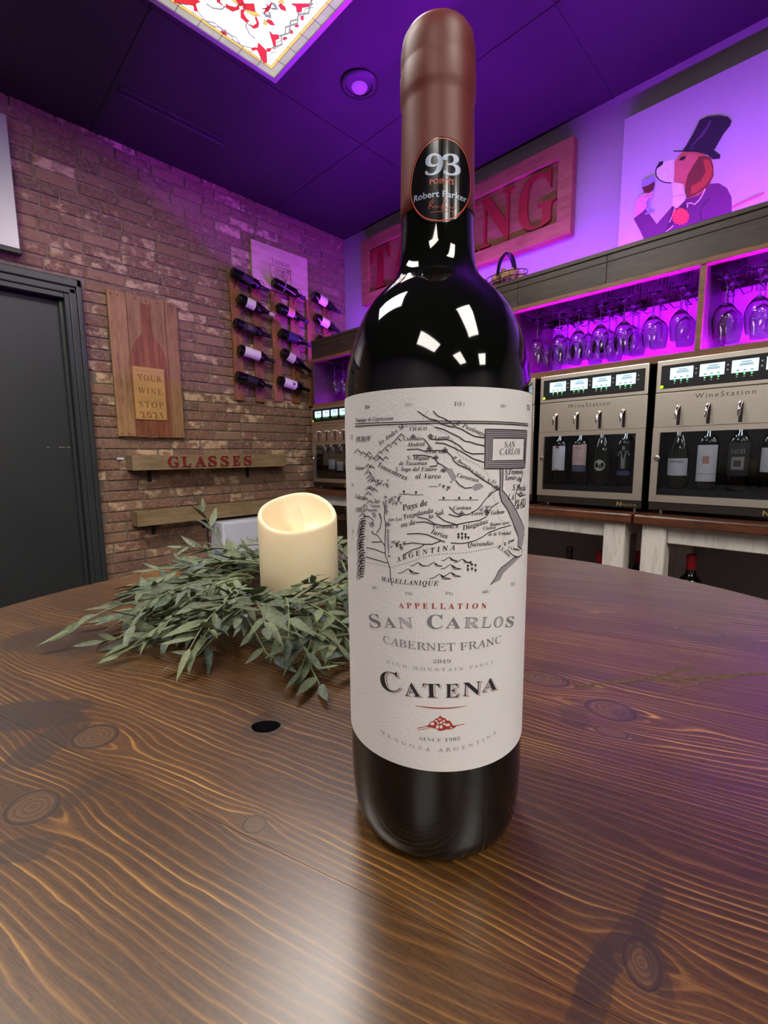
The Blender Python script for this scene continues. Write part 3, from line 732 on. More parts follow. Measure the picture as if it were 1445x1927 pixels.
# ------------------------------------------------------------------ small wine bottles (shared meshes)
def bottle_prof(kind, R=0.0375, Hh=0.30):
    if kind == 'bordeaux':
        return [(0, 0.004), (R*0.75, 0.0), (R*0.95, 0.004), (R, 0.012), (R, 0.185), (R*0.98, 0.195), (R*0.88, 0.209), (R*0.66, 0.221), (R*0.46, 0.230), (0.0150, 0.242), (0.0142, 0.262), (0.0140, Hh-0.018)]
    return [(0, 0.004), (R*0.75, 0.0), (R*0.95, 0.004), (R*1.04, 0.012), (R*1.04, 0.140), (R*1.0, 0.158), (R*0.88, 0.182), (R*0.70, 0.206), (R*0.52, 0.228), (0.0155, 0.246), (0.0142, 0.266), (0.0140, Hh-0.018)]
_bm = {}
def bottle_meshes(kind):
    if kind not in _bm:
        p = bottle_prof(kind); Hh = 0.30
        g = MB().lathe(p+[(0.0150, Hh-0.018), (0.0152, Hh-0.004), (0.0135, Hh-0.001), (0, Hh-0.001)], 28).mesh('glass_body', smooth=True)
        z0 = Hh-0.052
        c = MB().lathe([(0.0146, z0), (0.0150, z0+0.001), (0.0146, Hh-0.02), (0.0156, Hh-0.017), (0.0157, Hh-0.003), (0.014, Hh), (0, Hh)], 24).mesh('capsule', smooth=True)
        _bm[kind] = (g, c, p)
    return _bm[kind]
def rad_at(p, z):
    for (r0, z0), (r1, z1) in zip(p[3:], p[4:]):
        if z0 <= z <= z1: return r0+(r1-r0)*(z-z0)/(z1-z0)
    return p[-1][0]
def label_patch(p, z0, z1, a0, a1, off=0.0006, n=18, m_=4, flat=None):
    """paper patch on the bottle between two heights and two angles (angle 0 = front)"""
    mb = MB(); vs = []; fs = []
    for j in range(m_+1):
        z = z0+(z1-z0)*j/m_
        r = rad_at(p, z)+off
        for i in range(n+1):
            t = PI+a0+(a1-a0)*i/n; vs.append((r*math.cos(t), r*math.sin(t), z))
    for j in range(m_):
        for i in range(n): k = j*(n+1)+i; fs.append((k, k+1, k+n+2, k+n+1))
    return mb.add(vs, fs)
_cm = {}
def colmat(rgb, rough=0.6, tag_=''):
    key = (rgb, rough)
    if key not in _cm: _cm[key] = plain('print_%d_%d_%d' % rgb, srgb(*rgb), rough, var=0.06, scale=40)
    return _cm[key]
def wine_bottle(label, kind, T, cap, labels, group, glass='bottleglass', scale=1.0, name='wine_bottle'):
    g, c, p = bottle_meshes(kind)
    t = thing(name, label, 'bottle', (0, 0, 0), group); t.matrix_world = T @ Matrix.Diagonal((scale, scale, scale, 1))
    o = inst('glass_body', g, t)
    if not g.materials: g.materials.append(M[glass])
    o.material_slots[0].link = 'OBJECT'; o.material_slots[0].material = M[glass]
    if cap:
        o = inst('capsule', c, t)
        if not c.materials: c.materials.append(M['black'])
        o.material_slots[0].link = 'OBJECT'; o.material_slots[0].material = colmat(cap, 0.35)
    prev = None
    for i, (z0, z1, ha, rgb) in enumerate(labels):
        lb_ = label_patch(p, z0, z1, -ha, ha, 0.0006+0.0003*i).obj('paper_label' if i == 0 else 'label_print', colmat(rgb), t if prev is None else prev, smooth=True)
        if prev is None: prev = lb_
    return t

# ------------------------------------------------------------------ stave racks with their bottles
zr = zoomed(400, 420, 4.817)
BD = 0.078                                      # bottle axis in front of the wall
W_ = (236, 226, 222); CRM = (214, 206, 190)
rackb = [  # base, neck tip (photo), shape, capsule, labels, which rack, words
 ((172, 442), (490, 605), 'bordeaux', (22, 20, 24), [(0.07, 0.15, 0.9, (34, 24, 30))], 0, 'dark unlabelled bottle at the top of the left wall rack'),
 ((232, 682), (530, 825), 'burgundy', (226, 214, 210), [(0.055, 0.125, 1.35, W_)], 0, 'white labelled bottle with white cap, second down in the left wall rack'),
 ((197, 902), (545, 1035), 'bordeaux', (24, 20, 24), [(0.06, 0.16, 1.0, (44, 36, 40)), (0.09, 0.13, 0.5, (92, 78, 78))], 0, 'dark bottle with faint grey label, middle of the left wall rack'),
 ((237, 1142), (560, 1255), 'bordeaux', (40, 30, 32), [(0.035, 0.165, 1.45, W_)], 0, 'bottle with long white label, fourth down in the left wall rack'),
 ((217, 1382), (565, 1495), 'bordeaux', (20, 20, 22), [(0.07, 0.16, 0.9, (22, 22, 26))], 0, 'black bottle at the bottom of the left wall rack'),
 ((547, 532), (860, 695), 'bordeaux', (30, 24, 44), [(0.085, 0.100, 1.3, (92, 84, 100))], 1, 'dark bottle with narrow band at the top of the middle wall rack'),
 ((587, 762), (890, 905), 'burgundy', (48, 32, 60), [(0.08, 0.14, 1.1, (206, 160, 150)), (0.095, 0.125, 0.6, (214, 120, 80))], 1, 'bottle with small orange label, second down in the middle wall rack'),
 ((612, 992), (885, 1105), 'burgundy', (34, 26, 50), [(0.06, 0.15, 1.2, (52, 46, 92))], 1, 'bottle with navy label, middle of the middle wall rack'),
 ((627, 1167), (855, 1320), 'burgundy', (20, 18, 20), [(0.05, 0.115, 1.35, CRM)], 1, 'bottle with cream label, fourth down in the middle wall rack'),
 ((597, 1422), (870, 1515), 'bordeaux', (24, 22, 24), [(0.04, 0.155, 1.4, W_), (0.115, 0.135, 0.25, (60, 58, 60))], 1, 'bottle with white label and black emblem at the bottom of the middle wall rack'),
 ((907, 652), (1140, 800), 'burgundy', (60, 30, 70), [(0.055, 0.135, 1.35, W_)], 2, 'white labelled bottle at the top of the right wall rack'),
 ((927, 852), (1155, 990), 'burgundy', (60, 30, 70), [(0.055, 0.135, 1.35, W_)], 2, 'white labelled bottle just above the hutch in the right wall rack'),
 ((952, 1047), (1180, 1180), 'burgundy', (40, 26, 50), [(0.06, 0.13, 1.2, (60, 50, 84))], 2, 'dark bottle in the right wall rack half hidden by the hutch'),
]
racks = []
for i, (xa, xb, zb, zt, words) in enumerate(((1.668, 1.842, 0.42, 1.325, 'left stave wine rack on the bricks holding five bottles'), (2.008, 2.181, 0.437, 1.325, 'middle stave wine rack on the bricks holding five bottles'), (2.345, 2.517, 0.42, 1.325, 'right stave wine rack on the bricks partly behind the hutch'))):
    O = Vector((xa, YB, EYE+zb)); t = thing('wine_rack', words, 'wine rack', O, 'stave wine racks on the brick wall')
    for k, xs in enumerate((xa, xb)):
        mb = MB(); n = 10; w = 0.076
        for j in range(n):
            za = EYE+zb+(zt-zb)*j/n; zbb = EYE+zb+(zt-zb)*(j+1)/n
            bow = lambda z: 0.010*math.sin(PI*(z-EYE-zb)/(zt-zb))
            y0, y1 = YB-0.006-bow(za), YB-0.006-bow(zbb)
            mb.add([(xs, y0, za), (xs+w, y0, za), (xs+w, y1, zbb), (xs, y1, zbb), (xs, y0-0.014, za), (xs+w, y0-0.014, za), (xs+w, y1-0.014, zbb), (xs, y1-0.014, zbb)],
                   [(0, 1, 2, 3), (4, 7, 6, 5), (0, 3, 7, 4), (1, 5, 6, 2)]+([(0, 4, 5, 1)] if j == 0 else [])+([(3, 2, 6, 7)] if j == n-1 else []))
        mb.obj('stave', M['stave'], t, O, smooth=True)
    racks.append((t, O, xa, xb))
def wire_hook(t, O, x, zc, r):
    """cradle: out of the stave, under the bottle and up in a loop at the front"""
    pts = [(x, YB-0.012, zc-r-0.045), (x, YB-0.022, zc-r-0.040), (x, YB-0.026, zc-r-0.012)]
    for k in range(9):
        a_ = -0.9*PI+k*(1.0*PI)/8
        pts.append((x, YB-BD+(r+0.003)*-math.cos(a_+PI)*1.0, zc+(r+0.003)*math.sin(a_)))
    MB().tube(pts, 0.0026, 6).obj('wire_hook', M['blackmetal'], t, O, smooth=True)
for (b0, b1, kind, cap, labs, rk, words) in rackb:
    B = at_y(*zr(*b0), YB-BD); N = at_y(*zr(*b1), YB-BD)
    d = (N-B).normalized()
    X_ = Vector((0, 1, 0)); Z_ = d; Y_ = Z_.cross(X_).normalized(); X_ = Y_.cross(Z_)
    wine_bottle(words, kind, frame_mat(B, X_, Y_, Z_), cap, labs, 'bottles lying in the wall racks')
    t, O, xa, xb = racks[rk]
    p = bottle_prof(kind)
    for xs in (xa+0.038, xb+0.038):
        s = (xs-B.x)/d.x
        if 0.0 < s < 0.29: wire_hook(t, O, xs, B.z+d.z*s, rad_at(p, s) if s > 0.012 else 0.037)
    # keeper loop over the neck
    s = (xb+0.05-B.x)/d.x; c0 = B+d*min(s, 0.25)
    MB().tube([(c0.x-0.03, YB-0.012, c0.z+0.030), (c0.x-0.02, YB-BD+0.01, c0.z+0.045), (c0.x, YB-BD-0.02, c0.z+0.040), (c0.x+0.012, YB-BD-0.024, c0.z+0.018), (c0.x+0.014, YB-BD-0.020, c0.z-0.006)], 0.0022, 6).obj('keeper_loop', M['blackmetal'], t, O, smooth=True)
# ------------------------------------------------------------------ hutch over the wine machines
HX, HT, HB = 2.25, EYE+0.905, EYE+0.738         # front of the header, its top and bottom
HR0, HR1 = EYE+0.376, EYE+0.410                 # bottom rail
HY0, HY1 = -0.75, 3.045
O = Vector((HX, 1.1, HR0))
hu = thing('bar_hutch', 'dark wooden hutch with a deep header board over the wine machines', 'hutch', O)
segs = [HY1, 2.2, 1.24, 0.80, -0.1, HY0]
for a, b in zip(segs, segs[1:]):
    MB().box((HX, b+0.0008, HB+0.022), (HX+0.022, a-0.0008, HT-0.020)).obj('header_board', M['hutch'], hu, O, bevel=0.001)
MB().box((HX-0.006, HY0, HT-0.020), (HX+0.030, HY1, HT)).obj('header_cap', M['hutch'], hu, O, bevel=0.003, seg=2)
MB().box((HX-0.003, HY0, HT-0.052), (HX+0.003, HY1, HT-0.046)).obj('header_bead', M['hutch'], hu, O, bevel=0.002)
MB().box((HX-0.008, HY0, HB), (HX+0.034, HY1, HB+0.022)).obj('header_trim', M['hutchtrim'], hu, O, bevel=0.003, seg=2)
MB().box((HX+0.030, HY0, HB+0.030), (XR-0.001, HY1, HB+0.050)).obj('top_board', M['hutch'], hu, O)
MB().box((HX, HY1-0.020, HR0), (XR-0.001, HY1, HB+0.022)).obj('side_panel', M['hutch'], hu, O, bevel=0.002)
MB().box((HX-0.004, HY0, HR0), (HX+0.03, HY1, HR1)).obj('bottom_rail', M['hutchtrim'], hu, O, bevel=0.003, seg=2)
MB().box((HX+0.03, HY0, HR0+0.006), (XR-0.001, HY1, HR0+0.024)).obj('shelf_board', M['hutch'], hu, O)
MB().box((2.662, HY0, HB-0.004), (2.670, HY1-0.021, HB+0.030)).obj('light_valance', M['hutch'], hu, O)  # added board that keeps the back strip out of sight
DIV = (0.429, 1.30, 2.17, -0.44)
for y in DIV:
    MB().box((HX-0.002, y-0.011, HR1), (HX+0.022, y+0.011, HB)).obj('divider_post', M['hutchtrim'], hu, O, bevel=0.002)
    MB().box((HX+0.022, y-0.009, HR1-0.008), (XR-0.001, y+0.009, HB+0.030)).obj('divider_panel', M['hutch'], hu, O)
# purple strips
def led(label, x, z, y0, y1, mat, w=0.012):
    o = MB().box((x-w/2, y0, z), (x+w/2, y1, z+0.004)).obj('led_strip', mat, None, Vector((x, (y0+y1)/2, z)))
    return tag(o, label, 'light strip', 'purple light strips of the hutch')
led('purple light strip lying on top of the hutch behind the header', 2.44, HB+0.0505, HY0+0.05, HY1-0.05, M['led'])
sec = [HY1-0.03]+[2.17, 1.30, 0.429, -0.44]+[HY0+0.02]
for i, (a, b) in enumerate(zip(sec, sec[1:])):
    words = ['left', 'second', 'middle', 'right', 'far right'][i]
    led('added purple light strip behind the bottom rail to even out the %s hutch bay' % words, HX+0.130, HR0+0.0245, b+0.02, a-0.02, M['led3' if i < 2 else 'led2'], 0.010)  # added fill strip, spreads the purple evenly over the back wall
    led('purple light strip under the hutch top along the back of the %s bay' % words, 2.70, HB+0.0245, b+0.02, a-0.02, M['led3'], 0.010)

# hanging wine glasses
GH = 0.232
gprof_out = [(0, 0.0), (0.037, 0.0), (0.0375, 0.0012), (0.030, 0.003), (0.012, 0.006), (0.0055, 0.012), (0.0038, 0.03), (0.0036, 0.080), (0.0045, 0.092), (0.010, 0.099), (0.024, 0.111), (0.036, 0.129), (0.0425, 0.152), (0.0425, 0.172), (0.0385, 0.202), (0.0335, GH)]
gprof_in = [(0.0325, GH), (0.0373, 0.202), (0.0412, 0.172), (0.0412, 0.152), (0.0346, 0.130), (0.022, 0.113), (0.009, 0.104), (0, 0.102)]
gme = MB().lathe(gprof_out+gprof_in, 30).mesh('wine_glass', smooth=True, angle=60); gme.materials.append(M['glass'])
FZ = EYE+0.720
def hang(y, x, label, s=1.0):
    o = inst('wine_glass', gme); o.matrix_world = Matrix.Translation((x, y, FZ)) @ Matrix.Diagonal((s, s, s, 1)) @ Matrix.Rotation(PI, 4, 'X')
    tag(o, label, 'wine glass', 'wine glasses hanging in the hutch')
lanes_mid = [1.205, 1.085, 0.975, 0.873, 0.763, 0.640, 0.535]; lanes_right = [0.368, 0.262, 0.150]; lanes_left = [2.955, 2.85, 2.745, 2.64]
ordn = ['first', 'second', 'third', 'fourth', 'fifth', 'sixth', 'seventh']
gx = (2.41, 2.525, 2.64)
for i, y in enumerate(lanes_mid):
    for k, x in enumerate(gx[:(3 if i < 5 else 2)]):
        hang(y+random.uniform(-0.004, 0.004), x+random.uniform(-0.008, 0.008), 'clear wine glass hanging upside down, middle bay, %s row from left, %s' % (ordn[i], ['front', 'second back', 'rear'][k]), 1.0 if (k+i) % 3 else 0.96)
for i, y in enumerate(lanes_right):
    for k, x in enumerate(gx[:2]):
        hang(y+random.uniform(-0.004, 0.004), x, 'clear wine glass hanging upside down in the right bay, %s row, %s' % (ordn[i], ['front', 'behind'][k]), 1.06)
for i, y in enumerate(lanes_left):
    for k, x in enumerate(gx[:2]):
        hang(y, x, 'clear wine glass hanging upside down in the bay by the bricks, %s row, %s' % (ordn[i], ['front', 'behind'][k]), 0.92)
for y in lanes_mid+lanes_right+lanes_left:
    mb = MB()
    for s in (-1, 1):
        yy = y+s*0.016
        mb.tube([(2.31, y+s*0.045, HB+0.030), (2.312, y+s*0.044, FZ-0.001), (2.318, yy, FZ-0.007), (2.70, yy, FZ-0.007), (2.706, y+s*0.044, FZ-0.001), (2.708, y+s*0.045, HB+0.030)], 0.0022, 5)
    for xx in (2.36, 2.47, 2.58): mb.tube([(xx, y-0.047, HB+0.030), (xx, y-0.046, FZ+0.001), (xx, y-0.016, FZ-0.0085)], 0.0018, 5).tube([(xx, y+0.047, HB+0.030), (xx, y+0.046, FZ+0.001), (xx, y+0.016, FZ-0.0085)], 0.0018, 5)
    mb.obj('glass_hanger', M['blackmetal'], hu, O, smooth=True)

# TASTING sign
TY0, TY1, TZ0, TZ1 = 1.186, 2.970, EYE+1.265, EYE+1.778   # right end, left end, bottom, top
O = Vector((XR, (TY0+TY1)/2, TZ0))
ts = thing('tasting_sign', 'long cedar framed sign with big red TASTING letters on the painted wall', 'sign', O)
FW = 0.085
MB().box((XR-0.030, TY0+0.02, TZ0+0.02), (XR-0.003, TY1-0.02, TZ1-0.02)).obj('panel', M['signpanel'], ts, O)
MB().box((XR-0.058, TY0, TZ1-FW), (XR-0.003, TY1, TZ1)).obj('frame_board', M['signframe'], ts, O, bevel=0.002)
MB().box((XR-0.058, TY0, TZ0), (XR-0.003, TY1, TZ0+FW)).obj('frame_board', M['signframe'], ts, O, bevel=0.002)
MB().box((XR-0.058, TY0, TZ0+FW), (XR-0.003, TY0+FW, TZ1-FW)).obj('frame_board', M['signframe'], ts, O, bevel=0.002)
MB().box((XR-0.058, TY1-FW, TZ0+FW), (XR-0.003, TY1, TZ1-FW)).obj('frame_board', M['signframe'], ts, O, bevel=0.002)
lh_ = (TZ1-TZ0)-2*FW-0.036; lz_ = TZ0+FW+0.014
ly_l = at_x(697, 500, XR-0.04).y; ly_r = at_x(1053, 350, XR-0.04).y
cells = 'TASTING'; wts = [0.95, 1.05, 0.78, 0.95, 0.52, 1.12, 1.12]; tot = sum(wts); acc = 0
for ch, w in zip(cells, wts):
    y0_ = ly_l+(ly_r-ly_l)*(acc/tot); wid = (ly_l-ly_r)*w/tot; acc += w
    text_flat(MB(), ch, (XR-0.030, y0_-wid*0.06, lz_), (0, -1, 0), (0, 0, 1), width=wid*0.88, height=lh_*1.02, st='bold', depth=0.020).obj('red_letter', M['redpaint'], ts, O)

# painting of a dog in a top hat, standing on the hutch
PYL, PYR, PZ0, PZ1 = 0.927, -0.12, HT-0.115, EYE+1.743
CXP = XR-0.040
O = Vector((XR, (PYL+PYR)/2, PZ0))
pt = thing('dog_painting', 'white canvas painting of a hound in a top hat sniffing red wine', 'painting', O)
MB().box((CXP, PYR, PZ0), (XR-0.003, PYL, PZ1)).obj('canvas', M['canvas'], pt, O, bevel=0.002)
zd = zoomed(1170, 200, 5.2545)
layer = [0]
def paint(name, rgb, *polys, z=None):
    layer[0] += 1; off = 0.0005*layer[0]*0.5
    mb = MB()
    for pg in polys:
        pts = [at_x(*zd(*p), CXP-off) for p in pg]; n = len(pts)
        mb.add([(CXP-off, p.y, p.z) for p in pts]+[(CXP-off+0.0002, p.y, p.z) for p in pts], [tuple(range(n)), tuple(range(2*n-1, n-1, -1))]+[(i, (i+1) % n, n+(i+1) % n, n+i) for i in range(n)])
    o = mb.obj(name, colmat(rgb, 0.8), pt, O)
    # concave outlines: triangulate cleanly
    bm = bmesh.new(); bm.from_mesh(o.data); bmesh.ops.triangulate(bm, faces=[f for f in bm.faces if len(f.verts) > 4]); bm.to_mesh(o.data); bm.free()
def stroke(name, rgb, pts, w):
    """painted line of width w (zoomed px)"""
    L = []; Rr = []
    for i, p in enumerate(pts):
        a_ = pts[max(0, i-1)]; b_ = pts[min(len(pts)-1, i+1)]; dx, dy = b_[0]-a_[0], b_[1]-a_[1]; k = math.hypot(dx, dy) or 1
        L.append((p[0]-dy/k*w/2, p[1]+dx/k*w/2)); Rr.append((p[0]+dy/k*w/2, p[1]-dx/k*w/2))
    paint(name, rgb, L+Rr[::-1])
paint('painted_jacket', (96, 40, 84), [(115, 1110), (240, 1020), (345, 1165), (500, 985), (620, 920), (720, 890), (870, 765), (960, 760), (1040, 810), (1085, 900), (1088, 1030), (1085, 1330), (225, 1330), (180, 1230)])
paint('painted_collar', (72, 30, 66), [(430, 1245), (500, 985), (620, 930), (640, 1000), (480, 1190)])
paint('painted_lapel_shade', (78, 32, 70), [(780, 1140), (760, 1060), (800, 960), (880, 880), (860, 930), (790, 1010), (785, 1060), (800, 1130)])
paint('painted_scarf', (206, 200, 224), [(495, 760), (595, 755), (615, 830), (625, 930), (570, 985), (545, 1010), (500, 985), (505, 880)])
stroke('painted_scarf_fold', (150, 140, 190), [(508, 892), (560, 882), (618, 878)], 6)
paint('painted_head', (176, 96, 60), [(520, 545), (560, 490), (600, 448), (760, 455), (880, 505), (900, 570), (908, 680), (860, 790), (760, 880), (640, 915), (612, 770), (512, 745)])
paint('painted_cheek', (186, 104, 84), [(520, 545), (565, 495), (720, 470), (760, 520), (690, 640), (620, 740), (512, 745)])
paint('painted_ear', (108, 50, 30), [(760, 500), (820, 490), (880, 510), (905, 600), (905, 690), (850, 800), (720, 880), (640, 912), (620, 830), (650, 680), (720, 560)])
paint('painted_ear_light', (164, 70, 36), [(800, 520), (870, 530), (895, 620), (885, 700), (830, 780), (740, 850), (680, 870), (690, 790), (780, 740), (830, 650)])
paint('painted_muzzle', (214, 206, 222), [(520, 525), (520, 650), (510, 745), (470, 765), (400, 745), (340, 690), (335, 640), (370, 570), (430, 540)])
stroke('painted_jaw', (40, 26, 44), [(350, 590), (335, 640), (340, 690), (370, 728), (420, 752), (488, 758)], 12)
paint('painted_nose', (30, 20, 34), [(355, 575), (372, 548), (412, 542), (405, 575), (375, 598), (350, 612)])
paint('painted_eye', (36, 20, 24), [(560, 535), (590, 500), (628, 490), (630, 515), (600, 535)])
paint('painted_hat', (34, 22, 42), [(600, 440), (640, 380), (720, 240), (770, 135), (850, 100), (960, 88), (1050, 105), (1085, 145), (1070, 190), (1000, 280), (915, 430), (800, 405), (690, 415)])
paint('painted_hat_brim', (30, 18, 38), [(508, 438), (600, 436), (690, 418), (790, 400), (900, 425), (975, 480), (970, 518), (900, 524), (850, 480), (740, 450), (600, 448), (510, 448)])
paint('painted_hat_shine', (84, 52, 92), [(870, 135), (885, 150), (820, 280), (740, 350), (690, 400), (680, 395), (760, 300), (820, 220)])
stroke('painted_piping', (236, 220, 240), [(825, 815), (800, 870), (770, 920), (720, 970), (680, 955), (650, 960), (648, 1000)], 10)
stroke('painted_piping', (226, 200, 232), [(510, 1180), (470, 1215), (435, 1240)], 9)
stroke('painted_shirt_line', (214, 190, 222), [(530, 985), (500, 1080), (470, 1150)], 8)
fl_ = [(580+98*math.cos(t)*(1.0 if k % 2 else 0.82)*(0.95), 1090+90*math.sin(t)*(1.0 if k % 2 else 0.82)) for k, t in enumerate([i*2*PI/26 for i in range(26)])]
paint('painted_carnation', (214, 70, 58), fl_)
for i in range(16):
    t = i*2.4; r = 12+4.2*i
    stroke('painted_petal', (236, 104, 84), [(580+r*math.cos(t), 1090+r*0.9*math.sin(t)), (580+(r+16)*math.cos(t+0.25), 1090+(r+16)*0.9*math.sin(t+0.25))], 9)
paint('painted_hand', (206, 140, 150), [(132, 1100), (135, 960), (150, 915), (205, 870), (300, 845), (308, 870), (300, 890), (316, 900), (270, 915), (240, 940), (250, 985), (215, 1030), (190, 1050)])
paint('painted_glass', (138, 130, 176), [(200, 740), (300, 688), (318, 690), (326, 760), (310, 820), (270, 858), (220, 855), (195, 800)], [(262, 900), (272, 900), (276, 1030), (262, 1030)], [(225, 1060), (270, 1028), (328, 1020), (320, 1040), (270, 1062), (235, 1075)])
paint('painted_wine', (84, 26, 26), [(200, 802), (260, 780), (322, 745), (324, 775), (308, 825), (270, 858), (222, 855)])
stroke('painted_finger_line', (150, 84, 104), [(210, 905), (260, 880), (305, 872)], 5)
stroke('painted_cane', (206, 40, 84), [(1090, 1000), (1200, 945), (1320, 890), (1410, 855)], 12)

# wire basket of corks on the hutch
BO = Vector((2.345, 1.365, HB+0.050))
bk = thing('cork_basket', 'small black wire basket with crossed hoop handles full of corks', 'basket', BO)
wz = HB+0.052
L2 = 0.125; D2 = 0.06
base_z = HT+0.012
MB().box((BO.x-0.05, BO.y-0.10, wz-0.002), (BO.x+0.05, BO.y+0.10, base_z)).obj('base_box', M['hutch'], bk, BO, bevel=0.002)
def oval(z, a_, b_, n=28): return [(BO.x+b_*math.cos(2*PI*i/n), BO.y+a_*math.sin(2*PI*i/n), z) for i in range(n)]
for z, a_, b_ in ((base_z+0.004, 0.10, 0.05), (base_z+0.03, 0.118, 0.06), (base_z+0.055, L2, 0.066)):
    MB().tube(oval(z, a_, b_), 0.0022, 6, closed=True).obj('wire_ring', M['blackmetal'], bk, BO, smooth=True)
for i in range(14):
    t = 2*PI*i/14
    MB().tube([(BO.x+0.05*math.cos(t), BO.y+0.10*math.sin(t), base_z+0.004), (BO.x+0.06*math.cos(t), BO.y+0.118*math.sin(t), base_z+0.03), (BO.x+0.066*math.cos(t), BO.y+L2*math.sin(t), base_z+0.055)], 0.0016, 5).obj('wire_rib', M['blackmetal'], bk, BO, smooth=True)
def strap(dirx, diry, z0, rr, hh):
    n = 14; mb = MB(); vs = []; fs = []
    d = Vector((dirx, diry, 0)).normalized(); s = Vector((-d.y, d.x, 0))
    for i in range(n+1):
        t = PI*i/n
        for sd in (-1, 1):
            for th in (0, 0.002): vs.append(Vector((BO.x, BO.y, z0))+d*(rr+th)*math.cos(t)+Vector((0, 0, (hh+th)*math.sin(t)))+s*0.010*sd)
    for i in range(n):
        a_ = i*4; b_ = a_+4
        for (p, q) in ((0, 1), (1, 3), (3, 2), (2, 0)): fs.append((a_+p, a_+q, b_+q, b_+p))
    mb.add(vs, fs).obj('hoop_handle', M['blackmetal'], bk, BO, smooth=True)
strap(0.25, 1, base_z+0.05, 0.066, 0.125); strap(1, -0.35, base_z+0.05, 0.058, 0.120)
M['cork'] = plain('cork', srgb(176, 138, 100), 0.85, var=0.25, scale=60)
ck_me = MB().lathe([(0, -0.022), (0.0105, -0.022), (0.0115, -0.020), (0.0115, 0.020), (0.0105, 0.022), (0, 0.022)], 12).mesh('cork', smooth=True); ck_me.materials.append(M['cork'])
rc = random.Random(5)
for i in range(26):
    t = i*2.399; r = math.sqrt(i/26)
    o = inst('wine_cork', ck_me); o.location = (BO.x+0.045*r*math.cos(t), BO.y+0.092*r*math.sin(t), base_z+0.072-0.045*r*r+rc.uniform(-0.004, 0.004))
    o.rotation_euler = (rc.uniform(0, PI), rc.uniform(0, PI), rc.uniform(0, PI))
    tag(o, 'loose wine cork heaped in the wire basket on the hutch', 'cork', 'corks in the wire basket')
